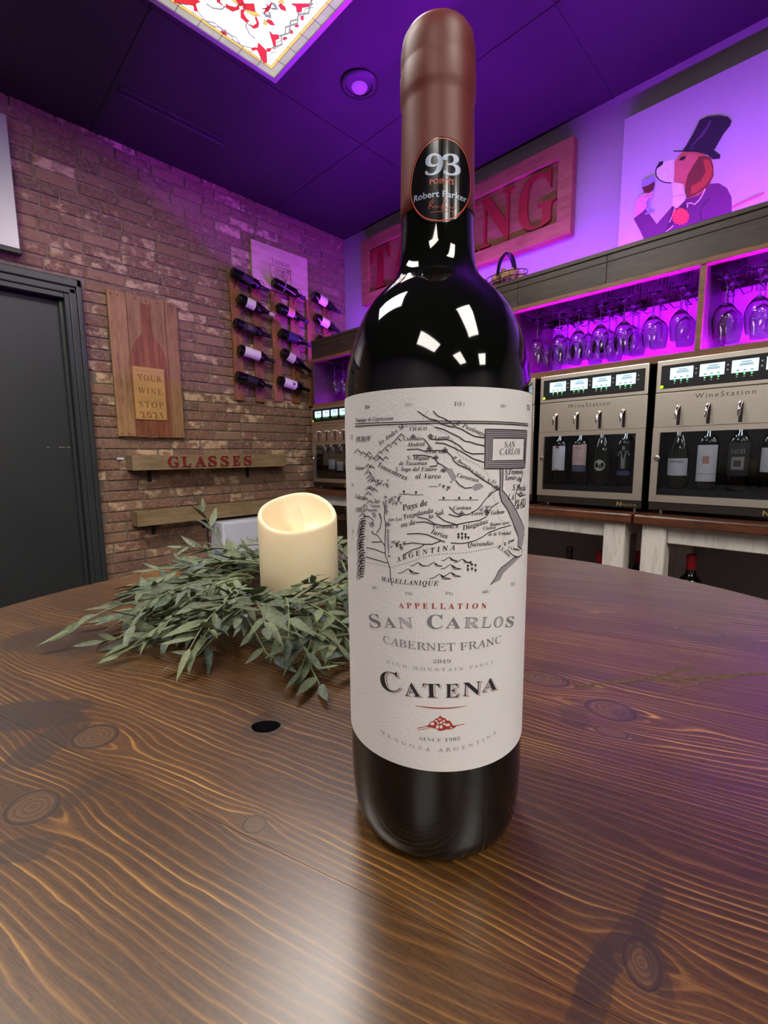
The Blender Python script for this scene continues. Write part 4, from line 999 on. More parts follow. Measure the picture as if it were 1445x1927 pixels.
# ------------------------------------------------------------------ wine dispensing machines
M['lcd'] = emit('lcd_glow', (0.55, 0.82, 1.0, 1), 1.7, 0.08, 30)
M['lcdtext'] = plain('lcd_text', srgb(120, 150, 170), 0.6)
M['greenled'] = emit('green_led', (0.12, 1.0, 0.2, 1), 1.6); M['limeled'] = emit('lime_led', (0.6, 0.9, 0.02, 1), 1.2)
M['whiteled'] = emit('white_led', (0.85, 0.92, 1.0, 1), 34.0)
M['gold'] = plain('gold_badge', srgb(196, 180, 110), 0.35, 0.7)
M['engrave'] = plain('engraved_lettering', srgb(92, 84, 76), 0.6)
MW, MH, MX = 0.243, 0.627, 2.20
SCY = (0.153, 0.051, -0.051, -0.153)
def make_machine():
    t = thing('wine_dispenser', '', 'wine dispenser', (0, 0, 0), 'stainless wine dispensers on the counter')
    # cabinet: hollow body behind the door
    D = 0.42
    b = MB()
    b.box((0.012, -MW, 0.345), (D, MW, MH)).box((D-0.02, -MW, 0.035), (D, MW, 0.345)).box((0.012, -MW, 0.02), (D, MW, 0.045))
    b.box((0.012, MW-0.016, 0.045), (D-0.02, MW, 0.345)).box((0.012, -MW, 0.045), (D-0.02, -MW+0.016, 0.345))
    b.obj('cabinet_body', M['darkin'], t)
    dp = MB().box((0.0, -MW, 0.496), (0.012, MW, MH)).obj('display_fascia', M['steel'], t, bevel=0.003, seg=2)
    MB().box((-0.002, -0.229, 0.512), (0.002, 0.226, 0.607)).obj('display_panel', M['black'], dp, bevel=0.0015)
    for i, y in enumerate(SCY):
        MB().box((-0.0035, y-0.040, 0.546), (-0.001, y+0.040, 0.593)).obj('screen', M['lcd'], t, bevel=0.001)
        tx = MB()
        for k, (w, z) in enumerate(((0.030, 0.583), (0.040, 0.576), (0.044, 0.571))): tx.box((-0.0039, y-w/2-0.004, z), (-0.0036, y+w/2-0.004, z+0.003))
        for k in (-1, 0, 1): tx.box((-0.0039, y+k*0.021-0.005, 0.552), (-0.0036, y+k*0.021+0.004, 0.556))
        tx.obj('screen_text', M['lcdtext'], t)
        for k in (-1, 0, 1):
            MB().lathe([(0, 0.002), (0.003, 0.001), (0.0035, 0)], 8, frame_mat(Vector((-0.002, y+k*0.022, 0.5405)), Vector((0, 1, 0)), Vector((0, 0, 1)), Vector((-1, 0, 0)))).obj('indicator', M['greenled'], t)
            MB().prism([(-0.004, 0), (0.004, 0), (0, 0.006)], (-0.0022, y+k*0.022, 0.529), (0, -1, 0), (0, 0, 1), (-1, 0, 0), 0.0008).obj('button', M['silver'], t)
        for z in (0.580, 0.562): MB().prism([(-0.003, -0.003), (0.003, -0.003), (0.003, 0.003), (-0.003, 0.003)], (-0.0022, y-0.050, z), (0, -1, 0), (0, 0, 1), (-1, 0, 0), 0.0006).obj('side_button', M['silver'], t)
    MB().lathe([(0, 0.003), (0.006, 0.002), (0.007, 0)], 14, frame_mat(Vector((-0.002, 0.221, 0.520)), Vector((0, 1, 0)), Vector((0, 0, 1)), Vector((-1, 0, 0)))).obj('status_light', M['limeled'], t, smooth=True)
    MB().box((0.02, -MW+0.017, 0.0455), (0.39, MW-0.017, 0.094)).obj('bottle_platform', M['darkin'], t)
    fp = MB().box((0.0, -MW, 0.354), (0.012, MW, 0.4945)).obj('tap_panel', M['steel'], t, bevel=0.002)
    text_flat(MB(), 'WineStation', (-0.0002, 0.100, 0.463), (0, -1, 0), (0, 0, 1), width=0.19, height=0.019, st='sans', depth=0.0006, spacing=1.35).obj('lettering', M['engrave'], fp)
    for y in SCY:
        MB().box((-0.0012, y-0.006, 0.360), (0.0, y+0.006, 0.440)).obj('tap_slot', M['black'], t, bevel=0.0005)
        MB().tube([(0.002, y, 0.436), (-0.014, y+0.001, 0.434), (-0.026, y+0.002, 0.424), (-0.032, y+0.003, 0.408), (-0.034, y+0.003, 0.384)], [0.0055, 0.006, 0.0058, 0.0055, 0.0045], 10).obj('tap', M['chrome'], t, smooth=True)
    # glass door
    d = MB()
    d.box((0.0, -MW, 0.036), (0.014, MW, 0.066)).box((0.0, -MW, 0.332), (0.014, MW, 0.3525)).box((0.0, 0.216, 0.066), (0.014, MW, 0.332)).box((0.0, -MW, 0.066), (0.014, -0.206, 0.332))
    dr_ = d.obj('glass_door', M['steel'], t)
    MB().box((0.004, -0.206, 0.066), (0.008, 0.216, 0.332)).obj('pane', M['pane'], dr_)
    MB().lathe([(0, 0.020), (0.008, 0.019), (0.0115, 0.013), (0.010, 0.007), (0.006, 0.004), (0.006, 0)], 16, frame_mat(Vector((0, 0.218, 0.223)), Vector((0, 1, 0)), Vector((0, 0, 1)), Vector((-1, 0, 0)))).obj('door_knob', M['chrome'], dr_, smooth=True)
    bp = MB().box((0.002, -MW, 0.0), (0.03, MW, 0.034)).obj('base_panel', M['steeldark'], t, bevel=0.002)
    text_flat(MB(), 'NAPA', (0.0019, -0.168, 0.009), (0, -1, 0), (0, 0, 1), width=0.058, height=0.011, st='sans', depth=0.0006, spacing=1.2).obj('badge_lettering', M['gold'], bp)
    text_flat(MB(), 'N', (0.0019, -0.143, 0.008), (0, -1, 0), (0, 0, 1), width=0.020, height=0.018, st='sans', depth=0.0006, off=0.03).obj('badge_emblem', M['gold'], bp)
    for (x, y) in ((0.05, 0.205), (0.05, -0.205), (0.36, 0.205), (0.36, -0.205)):
        MB().lathe([(0, -0.018), (0.009, -0.018), (0.009, -0.014), (0.006, -0.012), (0.006, 0.021), (0, 0.021)], 12, Matrix.Translation((x, y, 0))).obj('foot', M['chrome'], t, smooth=True)
    for y in (0.19, 0.167, 0.143, 0.088, 0.065, 0.041, -0.014, -0.037, -0.061, -0.116, -0.139, -0.163):
        MB().box((0.020, y-0.004, 0.341), (0.028, y+0.004, 0.3452)).obj('cabinet_lamp', M['whiteled'], t)
    return t
CZ = EYE-0.268                                   # counter top
MZ = CZ+0.018
machines = [(0.829, 'stainless wine dispenser right of the big bottle with four lit screens'),
            (0.314, 'stainless wine dispenser at the right edge of the view'),
            (1.345, 'stainless wine dispenser mostly hidden behind the big bottle'),
            (1.950, 'stainless wine dispenser fully behind the big bottle'),
            (2.760, 'stainless wine dispenser nearest the brick wall')]
proto = make_machine()
for i, (yc, words) in enumerate(machines):
    t = proto if i == 0 else copy_tree(proto)
    t.location = (MX, yc, MZ); t['label'] = words
BZ = MZ+0.085-0.03
def in_machine(yc, k): return Matrix.Translation((MX+0.058, yc+SCY[k], MZ+0.0945))
GRP = 'bottles standing inside the wine dispensers'
PK = (226, 190, 186)
def mb_(yc, k, words, kind, labs, glass='bottleglass', cap=(20, 20, 22)):
    T = in_machine(yc, k) @ Matrix.Translation((0, 0, 0.0)) @ Matrix.Rotation((k-1.5)*0.0, 4, 'Z')
    return wine_bottle(words, kind, T, cap, labs, GRP, glass)
Z0 = 0.118-0.0                                    # labels sit high, as in the photo
def L_(z0, z1): return (z0-0.0945, z1-0.0945)
mb_(0.829, 0, 'bottle with plain white label, leftmost in the dispenser right of the big bottle', 'bordeaux', [L_(0.163, 0.284)+(1.0, (232, 232, 240)), L_(0.272, 0.284)+(0.22, (150, 96, 84)), L_(0.163, 0.172)+(0.3, (206, 150, 110))])
mb_(0.829, 1, 'bottle with pink label, second in the dispenser right of the big bottle', 'bordeaux', [L_(0.190, 0.288)+(1.05, PK), L_(0.159, 0.189)+(1.05, (92, 92, 124)), L_(0.268, 0.276)+(0.5, (206, 160, 158))])
b3 = mb_(0.829, 2, 'green sloping bottle with round cream label in the dispenser right of the big bottle', 'burgundy', [], 'bottlegreen')
b4 = mb_(0.829, 3, 'dark bottle with a pale standing figure label in the dispenser right of the big bottle', 'bordeaux', [L_(0.145, 0.165)+(0.9, (70, 74, 120))])
tp = mb_(0.314, 0, 'sloping bottle with broad white label, leftmost in the right hand dispenser', 'burgundy', [L_(0.150, 0.222)+(1.15, (226, 222, 232))], 'bottlegreen')
lh2 = mb_(0.314, 1, 'bottle with tall white label and red crest in the right hand dispenser', 'bordeaux', [L_(0.128, 0.276)+(1.1, (232, 230, 238)), L_(0.200, 0.232)+(0.30, (206, 150, 142)), L_(0.158, 0.160)+(1.05, (150, 140, 150))])
fs_ = mb_(0.314, 2, 'dark bottle with black and grey picture label in the right hand dispenser', 'bordeaux', [L_(0.155, 0.283)+(1.1, (44, 42, 46)), L_(0.178, 0.228)+(0.55, (150, 146, 142)), L_(0.190, 0.214)+(0.30, (58, 54, 54))])
mb_(0.314, 3, 'bottle with white label at the right edge of the right hand dispenser', 'bordeaux', [L_(0.170, 0.262)+(1.1, (230, 228, 238)), L_(0.215, 0.250)+(0.25, (120, 112, 100))])
mb_(2.760, 0, 'dark bottle at the left of the dispenser nearest the bricks', 'burgundy', [], 'bottlegreen')
mb_(2.760, 1, 'bottle with pale blue label in the dispenser nearest the bricks', 'burgundy', [L_(0.140, 0.215)+(1.2, (206, 206, 232))])
pk = mb_(2.760, 2, 'pink rose wine bottle with white label in the dispenser nearest the bricks', 'burgundy', [L_(0.130, 0.200)+(1.2, (220, 216, 226))])
pk.children[0].material_slots[0].material = plain('rose_wine_glass', srgb(206, 90, 110), 0.08, var=0.08)
mb_(2.760, 3, 'bottle with white label at the right of the dispenser nearest the bricks', 'burgundy', [L_(0.130, 0.215)+(1.2, (222, 218, 230))])
# extra print on the labels
def curved_text(parent, s, kind, zc, ang, height, rgb, st='sans', off=0.0016):
    vs, fs, w = glyphs(s, st, 0.0, 0.0, 1.05); p = bottle_prof(kind); mb = MB(); R_ = rad_at(p, zc)+off
    k = 2*ang*R_/w; ky = height/0.7
    mb.add([(-R_*math.cos(x*k/R_-ang), -R_*math.sin(x*k/R_-ang), zc+y*ky) for x, y, z in vs], fs)
    return mb.obj('label_print', colmat(rgb), parent)
curved_text(tp.children[-1], 'TOPPIANO', 'burgundy', 0.203-0.0945, 0.72, 0.010, (60, 56, 66))
curved_text(fs_.children[-1], 'FAUST', 'bordeaux', 0.240-0.0945, 0.60, 0.018, (150, 146, 148), 'bold', 0.0022)
# round label and standing figure
def disc_label(parent, kind, zc, r, rgb, off=0.0008, a0=0.0):
    p = bottle_prof(kind); mb = MB(); vs = [( -(rad_at(p, zc)+off)*math.cos(a0), (rad_at(p, zc)+off)*math.sin(-a0), zc)]; n = 24
    for i in range(n):
        t = 2*PI*i/n; z = zc+r*math.sin(t); R_ = rad_at(p, z)+off; a_ = a0+r*math.cos(t)/R_; vs.append((-R_*math.cos(a_), -R_*math.sin(a_), z))
    mb.add(vs, [(0, 1+i, 1+(i+1) % n) for i in range(n)]); return mb.obj('round_label', colmat(rgb), parent)
disc_label(b3, 'burgundy', 0.190-0.0945, 0.026, (196, 194, 180)); disc_label(b3, 'burgundy', 0.184-0.0945, 0.010, (70, 72, 70), 0.0018, 0.15)
fg = MB(); p_ = bottle_prof('bordeaux')
def fpoly(pts):
    vs = [(-(rad_at(p_, z)+0.0009)*math.cos(a_/0.0375), -(rad_at(p_, z)+0.0009)*math.sin(a_/0.0375), z) for a_, z in pts]; fg.add(vs, [tuple(range(len(vs)))])
zf = 0.082
fpoly([(-0.009, zf+0.045), (0.009, zf+0.045), (0.012, zf+0.078), (0.0, zf+0.084), (-0.012, zf+0.078)])
fpoly([(-0.008, zf), (-0.001, zf), (0.0, zf+0.045), (-0.009, zf+0.045)]); fpoly([(0.001, zf), (0.008, zf), (0.009, zf+0.045), (0.0, zf+0.045)])
fpoly([(0.012, zf+0.078), (0.026, zf+0.055), (0.029, zf+0.060), (0.014, zf+0.082)]); fpoly([(-0.014, zf+0.082), (-0.029, zf+0.060), (-0.026, zf+0.055), (-0.012, zf+0.078)])
fpoly([(-0.006, zf+0.086), (0.006, zf+0.086), (0.006, zf+0.098), (0, zf+0.102), (-0.006, zf+0.098)])
fg.obj('printed_figure', colmat((150, 150, 150)), b4)

# ------------------------------------------------------------------ the two bar tables under the machines
def bar_table(label, y0, y1):
    O = Vector((2.45, (y0+y1)/2, 0)); t = thing('bar_table', label, 'table', O, 'dark topped white bar tables')
    n = 4; xs_ = [2.12, 2.27, 2.44, 2.60, 2.785]
    for i in range(n): MB().box((xs_[i]+0.0008, y0, CZ-0.040), (xs_[i+1]-0.0008, y1, CZ)).obj('top_plank', M['counter'], t, O, bevel=0.006, seg=2)
    for y in (y0+0.03, y1-0.03-0.09):
        for x in (2.15, 2.66): MB().box((x, y, 0), (x+0.09, y+0.09, CZ-0.040)).obj('leg', M['whitewood'], t, O, bevel=0.004)
    for x in (2.175, 2.70): MB().box((x, y0+0.12, CZ-0.118), (x+0.035, y1-0.12, CZ-0.040)).obj('apron_rail', M['whitewood'], t, O, bevel=0.003)
    for y in (y0+0.045, y1-0.105): MB().box((2.24, y, CZ-0.118), (2.66, y+0.035, CZ-0.040)).obj('apron_rail', M['whitewood'], t, O, bevel=0.003)
    MB().box((2.19, y0+0.06, 0.30), (2.72, y1-0.06, 0.325)).obj('lower_shelf', M['counter'], t, O, bevel=0.003)
    return t
bar_table('dark topped white bar table under the dispensers nearest the bricks', 0.600, 3.015)
bar_table('dark topped white bar table at the right with a bottle below', -1.3, 0.592)
RED = (170, 24, 34)
def stored(x, y, s, words, cap):
    wine_bottle(words, 'bordeaux', Matrix.Translation((x, y, 0.326)), cap, [(0.06, 0.14, 1.0, (60, 40, 40))], 'bottles stored on the lower shelf', scale=s)
stored(2.33, 0.405, 1.28, 'large black bottle with red capsule under the right bar table', RED)
for i, (y, words, cap) in enumerate(((0.955, 'dark capped bottle under the left bar table', (40, 20, 26)), (0.800, 'red capped bottle left of the white table leg', RED), (0.690, 'red capped bottle between the two white table legs, left one', RED), (0.655, 'red capped bottle between the two white table legs, right one', RED))):
    stored((2.36, 2.36, 2.40, 2.48)[i], y, 1.12, words, cap)
# ------------------------------------------------------------------ the round plank table
TH = math.radians(108.2)
U = Vector((math.cos(TH), math.sin(TH), 0)); V = Vector((-math.sin(TH), math.cos(TH), 0))
def tuv(x, y):
    p = at_z(x, y, TZ)-TC; return (p.dot(U), p.dot(V))
tb = thing('round_table', 'round pub table of dark stained knotty pine planks', 'table', (TC.x, TC.y, 0))
OT = Vector((TC.x, TC.y, 0))
sv_ = lambda x, y: tuv(x, y)[1]
seam = [0.385, 0.279, (sv_(87, 1389)+sv_(426, 1554))/2, (sv_(0, 1154)+sv_(121, 1190))/2]
s3 = (sv_(1044, 1131)+sv_(1445, 1174)+sv_(1181, 1150))/3; s4 = (sv_(993, 1082.5)+sv_(1334, 1119))/2
seam += [seam[3]-(seam[3]-s3)*0.36, seam[3]-(seam[3]-s3)*0.70, s3, s4, s4-0.10]
seam = [TR+0.02]+[s for s in seam if -TR < s < TR]+[-TR-0.02]
def K(px, py, ru, rv): u, v = tuv(px, py); return (u, v, ru, rv)
knots = [K(180, 1385, 0.0150, 0.0120), K(62, 1518, 0.0140, 0.0105), K(478, 1552, 0.006, 0.005), K(1148, 1336, 0.016, 0.013), K(1020, 1276, 0.020, 0.012), K(1208, 1812, 0.006, 0.009), K(1150, 1378, 0.010, 0.005),
         K(170, 1212, 0.020, 0.012), K(1320, 1190, 0.02, 0.01), K(1055, 1143, 0.018, 0.008)]
def S(px, py, ru, rv, ang, st, soft): u, v = tuv(px, py); return (u, v, ru, rv, ang, st, soft)
stains = [S(55, 1345, 0.034, 0.017, 0.55, 0.88, 0.12), S(95, 1395, 0.012, 0.024, 0.35, 0.75, 0.15), S(110, 1205, 0.050, 0.028, 0.2, 0.72, 0.2), S(505, 1362, 0.012, 0.014, 0.0, 0.62, 0.25),
          S(1222, 1712, 0.0035, 0.016, -0.25, 0.6, 0.2), S(1150, 1800, 0.0040, 0.020, -0.45, 0.62, 0.2), S(1110, 1890, 0.0045, 0.020, -0.25, 0.6, 0.2), S(1235, 1815, 0.003, 0.010, 0.2, 0.6, 0.3),
          S(1185, 1345, 0.010, 0.006, 0.3, 0.55, 0.3), S(1120, 1270, 0.045, 0.010, 0.0, 0.5, 0.4), S(40, 1600, 0.012, 0.006, 0.5, 0.7, 0.25), S(150, 1495, 0.006, 0.014, 0.0, 0.5, 0.5), S(1080, 1345, 0.008, 0.012, 0.2, 0.45, 0.5)]
hole_uv = tuv(500, 1367)
for i, (va, vb) in enumerate(zip(seam, seam[1:])):
    v1, v0 = va-0.00012, vb+0.00012
    lim = lambda v: math.sqrt(max(0, TR*TR-v*v))
    n = 24; pts = []
    vv = [max(-TR, v0)+(min(TR, v1)-max(-TR, v0))*k/n for k in range(n+1)]
    poly = [(lim(v), v) for v in vv]+[(-lim(v), v) for v in reversed(vv)]
    cl_ = []
    for p in poly:
        if not cl_ or math.hypot(p[0]-cl_[-1][0], p[1]-cl_[-1][1]) > 1e-5: cl_.append(p)
    if math.hypot(cl_[0][0]-cl_[-1][0], cl_[0][1]-cl_[-1][1]) < 1e-5: cl_.pop()
    kk = [k for k in knots if v0-0.02 < k[1] < v1+0.02]
    ss = [s for s in stains if v0-0.03 < s[1] < v1+0.03]
    mt = table_wood('stained_pine', U, V, TC, kk, ss, 3.7*i+1.3, period=(0.0044, 0.0045, 0.0046, 0.0040, 0.0043, 0.0037, 0.0048, 0.0044, 0.0045, 0.0045)[i % 10])
    mb = MB().prism(cl_, (TC.x, TC.y, TZ-0.036), U, V, (0, 0, 1), 0.036)
    o = mb.obj('plank', mt, tb, OT)
    if v0 < hole_uv[1] < v1:                     # open knot hole bored through this plank
        hp = TC+U*hole_uv[0]+V*hole_uv[1]
        cut = MB().prism([(0.0088*math.cos(t)*(1+0.06*math.sin(3*t)), 0.0062*math.sin(t)) for t in [2*PI*k/24 for k in range(24)]], (hp.x, hp.y, TZ-0.045), _r, Vector((math.cos(YAW), math.sin(YAW), 0)), (0, 0, 1), 0.06).obj('cutter', M['black'])
        md = o.modifiers.new('hole', 'BOOLEAN'); md.object = cut; md.operation = 'DIFFERENCE'; md.solver = 'EXACT'
        bpy.context.view_layer.update()
        dg = bpy.context.evaluated_depsgraph_get(); dg.update()
        me2 = bpy.data.meshes.new_from_object(o.evaluated_get(dg)); o.modifiers.clear(); o.data = me2
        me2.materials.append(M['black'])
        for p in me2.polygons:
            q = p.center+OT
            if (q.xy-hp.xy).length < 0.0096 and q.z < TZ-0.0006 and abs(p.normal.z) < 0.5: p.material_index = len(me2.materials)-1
        bpy.data.objects.remove(cut)
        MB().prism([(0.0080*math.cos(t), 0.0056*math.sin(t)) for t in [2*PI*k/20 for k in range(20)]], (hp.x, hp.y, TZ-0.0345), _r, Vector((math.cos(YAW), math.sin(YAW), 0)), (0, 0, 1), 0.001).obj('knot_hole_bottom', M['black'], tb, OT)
# bark seam running out of the right knot
zk = zoomed(960, 1130, 2.979)
M['bark'] = plain('bark_seam', srgb(78, 58, 36), 0.7, var=0.4, scale=300)
for pts, r in (([(370, 485), (500, 468), (640, 455), (760, 437), (860, 421), (920, 392), (1000, 376)], 0.0011), ([(760, 440), (880, 446), (1000, 432), (1150, 425), (1300, 415), (1440, 411)], 0.0011), ([(880, 530), (950, 490), (1050, 470), (1150, 440), (1260, 425)], 0.0008), ([(900, 400), (960, 392), (1040, 385)], 0.0006)):
    q = [at_z(*zk(*p), TZ) for p in pts]; q2 = []
    for a_, b_ in zip(q, q[1:]):
        for k in range(4): q2.append(a_.lerp(b_, k/4)+Vector((random.uniform(-1, 1)*0.0004, random.uniform(-1, 1)*0.0004, -0.0003)))
    q2.append(q[-1]+Vector((0, 0, -0.0003)))
    MB().tube(q2, r, 6).obj('bark_seam', M['bark'], tb, OT, smooth=True)
# pedestal
M['ped'] = plain('black_pedestal_iron', srgb(36, 35, 36), 0.45, 0.5)
MB().lathe([(0, TZ-0.0365), (0.26, TZ-0.0365), (0.26, TZ-0.060), (0.05, TZ-0.060), (0.045, TZ-0.08), (0.04, 0.09), (0.06, 0.06), (0.25, 0.030), (0.27, 0.015), (0.27, 0.0), (0, 0)], 40, Matrix.Translation(OT)).obj('pedestal', M['ped'], tb, OT, smooth=True)
MB().tube([(TC.x+(TR-0.012)*math.cos(2*PI*i/64), TC.y+(TR-0.012)*math.sin(2*PI*i/64), TZ-0.052) for i in range(64)], 0.014, 8, closed=True).obj('edge_ring', M['ped'], tb, OT, smooth=True)
# ------------------------------------------------------------------ the big wine bottle
BH = math.radians(38.25); BDIST = 0.1955
BC = Vector((BDIST*math.cos(BH), BDIST*math.sin(BH), TZ))
bt = thing('wine_bottle', 'large dark bordeaux bottle with white map label and burgundy capsule on the table', 'bottle', BC)
R = 0.0384
prof = [(0, 0.012), (0.012, 0.011), (0.024, 0.004), (0.0285, 0.0005), (0.0310, 0.0), (0.0338, 0.0012), (0.0362, 0.0045), (0.0376, 0.0105), (0.0382, 0.020), (R, 0.030), (R, 0.172), (R, 0.186), (0.0381, 0.192), (0.0372, 0.198), (0.0357, 0.2045), (0.0335, 0.2115), (0.0305, 0.2180), (0.0268, 0.2235), (0.0230, 0.2275), (0.0196, 0.2305), (0.0172, 0.2335), (0.0157, 0.2375), (0.0150, 0.243), (0.0146, 0.250), (0.0141, 0.268), (0.0138, 0.285)]
MB().lathe(prof+[(0.0136, 0.296), (0.0142, 0.2975), (0.0142, 0.312), (0.012, 0.318), (0, 0.318)], 96, Matrix.Translation(BC)).obj('glass_body', M['bottleglass'], bt, BC, smooth=True, angle=50)
cap_lo = 0.2560
cap = [(0.01452, cap_lo-0.0002), (0.01480, cap_lo), (0.01478, 0.262), (0.01440, 0.280), (0.01410, 0.2945), (0.01412, 0.2962), (0.01455, 0.2980), (0.01468, 0.2995), (0.01468, 0.3065), (0.01440, 0.3080), (0.01438, 0.3090), (0.01445, 0.3105), (0.01425, 0.3150), (0.0136, 0.3190), (0.0122, 0.3212), (0.0100, 0.3222), (0, 0.3226)]
MB().lathe(cap, 80, Matrix.Translation(BC)).obj('capsule', M['capsule'], bt, BC, smooth=True, angle=60)
def rr(z):
    P_ = prof[6:]
    for (r0, z0), (r1, z1) in zip(P_, P_[1:]):
        if z0 <= z <= z1: return r0+(r1-r0)*(z-z0)/(z1-z0)
    return 0.0142
def hit(px, py, Rc):
    """pixel -> (angle, height) on a cylinder of radius Rc round the bottle axis"""
    d = ray(px, py); a = d.x*d.x+d.y*d.y; b = -2*(d.x*BC.x+d.y*BC.y); c = BC.x**2+BC.y**2-Rc*Rc
    q = b*b-4*a*c
    k = (-b-math.sqrt(q))/(2*a) if q > 0 else -b/(2*a)
    p = CAM+d*k
    return (math.atan2(p.y-BC.y, p.x-BC.x)-(BH+PI)+PI) % (2*PI)-PI, p.z-TZ
def onb(ang, z, off, Rc=None):
    r = (rr(z) if Rc is None else Rc)+off; t = BH+PI+ang
    return (BC.x+r*math.cos(t), BC.y+r*math.sin(t), TZ+z)
# paper label: rectangle wrapped round the body with rounded corners
zt = hit(828, 728, R)[1]; zb_ = hit(818, 1451, R)[1]
LA = 1.42; cr = 0.006
vs, fs = [], []; n, m_ = 90, 10
def lab_edge(a):
    d = (LA-abs(a))*R
    return cr-math.sqrt(max(0, cr*cr-(cr-d)**2)) if d < cr else 0
for j in range(m_+1):
    for i in range(n+1):
        a = -LA+2*LA*i/n; e = lab_edge(a)
        vs.append(onb(a, zb_+e+(zt-zb_-2*e)*j/m_, 0.00025, R))
for j in range(m_):
    for i in range(n): k = j*(n+1)+i; fs.append((k, k+1, k+n+2, k+n+1))
lb = MB().add(vs, fs).obj('paper_label', M['paper'], bt, BC, smooth=True)
INK = 0.00042
# ---- print on the label, all of it wrapped on the same cylinder; s = arc length, z = height
def sz(px, py): a, z = hit(px, py, R); return (a*R, z)
def put(vs2, fs, mat, name, off=INK, parent=None, Rc=None):
    Rq = Rc or R
    mb = MB(); mb.add([onb(s/Rq, z, off, Rq) for s, z in vs2], fs); return mb.obj(name, mat, parent or lb, BC)
class Ink:
    def __init__(s, Rc=None, step=0.0016): s.v = []; s.f = []; s.R = Rc or R; s.step = step
    def sz(s, p): a, z = hit(p[0], p[1], s.R); return (a*s.R, z)
    def add(s, v, f): n = len(s.v); s.v += v; s.f += [tuple(i+n for i in q) for q in f]
    def ribbon(s, pts, w, closed=False):
        """pts in (s,z), w in metres (number or list)"""
        if closed: pts = pts+[pts[0]]
        q = [pts[0]]; ws = [w[0] if isinstance(w, list) else w]
        for i, (a, b) in enumerate(zip(pts, pts[1:])):
            k = max(1, int(math.hypot(b[0]-a[0], b[1]-a[1])/s.step))
            for j in range(1, k+1):
                q.append((a[0]+(b[0]-a[0])*j/k, a[1]+(b[1]-a[1])*j/k))
                ws.append((w[i]+(w[i+1]-w[i])*j/k) if isinstance(w, list) else w)
        vs = []
        for i, p in enumerate(q):
            a = q[max(0, i-1)]; b = q[min(len(q)-1, i+1)]; dx, dy = b[0]-a[0], b[1]-a[1]; L = math.hypot(dx, dy) or 1
            vs += [(p[0]-dy/L*ws[i]/2, p[1]+dx/L*ws[i]/2), (p[0]+dy/L*ws[i]/2, p[1]-dx/L*ws[i]/2)]
        s.add(vs, [(2*i, 2*i+1, 2*i+3, 2*i+2) for i in range(len(q)-1)])
    def fill(s, pts):
        bm = bmesh.new(); f = bm.faces.new([bm.verts.new((p[0], p[1], 0)) for p in pts]); s.cutadd(bm)
    def cutadd(s, bm):
        xs = [v.co.x for v in bm.verts]; x = min(xs)+s.step
        while x < max(xs):
            bmesh.ops.bisect_plane(bm, geom=bm.verts[:]+bm.edges[:]+bm.faces[:], plane_co=(x, 0, 0), plane_no=(1, 0, 0), dist=1e-7); x += s.step
        bmesh.ops.triangulate(bm, faces=[f for f in bm.faces if len(f.verts) > 4])
        bm.verts.index_update()
        s.add([(v.co.x, v.co.y) for v in bm.verts], [tuple(v.index for v in f.verts) for f in bm.faces]); bm.free()
    def text(s, st, path, style='ital', spacing=1.0, off=0.0, ystretch=1.0, height=None):
        """lettering along a baseline given by 2 or 3 photo points"""
        P = [s.sz(p) for p in path]
        vs, fs, w = glyphs(st, style, 0.0, off, spacing)
        if len(P) == 2: c = lambda t: (P[0][0]+(P[1][0]-P[0][0])*t, P[0][1]+(P[1][1]-P[0][1])*t)
        else:
            m0 = (2*P[1][0]-(P[0][0]+P[2][0])/2, 2*P[1][1]-(P[0][1]+P[2][1])/2)
            c = lambda t: tuple((1-t)**2*P[0][i]+2*t*(1-t)*m0[i]+t*t*P[2][i] for i in (0, 1))
        L = sum(math.dist(c(i/20), c((i+1)/20)) for i in range(20)); k = L/w
        ky = (height/0.68) if height else k*ystretch
        bm = bmesh.new(); bv = [bm.verts.new((x*k, y*ky, 0)) for x, y, z in vs]
        for f in fs:
            try: bm.faces.new([bv[i] for i in f])
            except ValueError: pass
        xs = [v.co.x for v in bm.verts]; x = s.step
        while x < max(xs):
            bmesh.ops.bisect_plane(bm, geom=bm.verts[:]+bm.edges[:]+bm.faces[:], plane_co=(x, 0, 0), plane_no=(1, 0, 0), dist=1e-7); x += s.step
        bm.verts.index_update(); out = []
        for v in bm.verts:
            t = v.co.x/L; p = c(t); q0 = c(max(0, t-0.01)); q1 = c(min(1, t+0.01)); dx, dy = q1[0]-q0[0], q1[1]-q0[1]; l = math.hypot(dx, dy) or 1
            out.append((p[0]-dy/l*v.co.y, p[1]+dx/l*v.co.y))
        s.add(out, [tuple(v.index for v in f.verts) for f in bm.faces]); bm.free()
    def obj(s, name, mat, off=INK, parent=None):
        return put(s.v, s.f, mat, name, off, parent, s.R)
za = zoomed(640, 720, 3.8026); zl = zoomed(640, 1080, 3.8026)
PXM = 0.157/844                                  # metres on the label per photo pixel, roughly
ink = Ink(); grey = Ink(); W1 = 0.00028
def line(pts, w=1.0, k=None):
    (k or ink).ribbon([sz(*za(*p)) for p in pts], W1*w)
line([(112, 296), (400, 285), (720, 275), (1000, 278), (1338, 297)], 1.1); line([(112, 314), (400, 300), (720, 290), (1000, 292), (1338, 310)], 1.3)
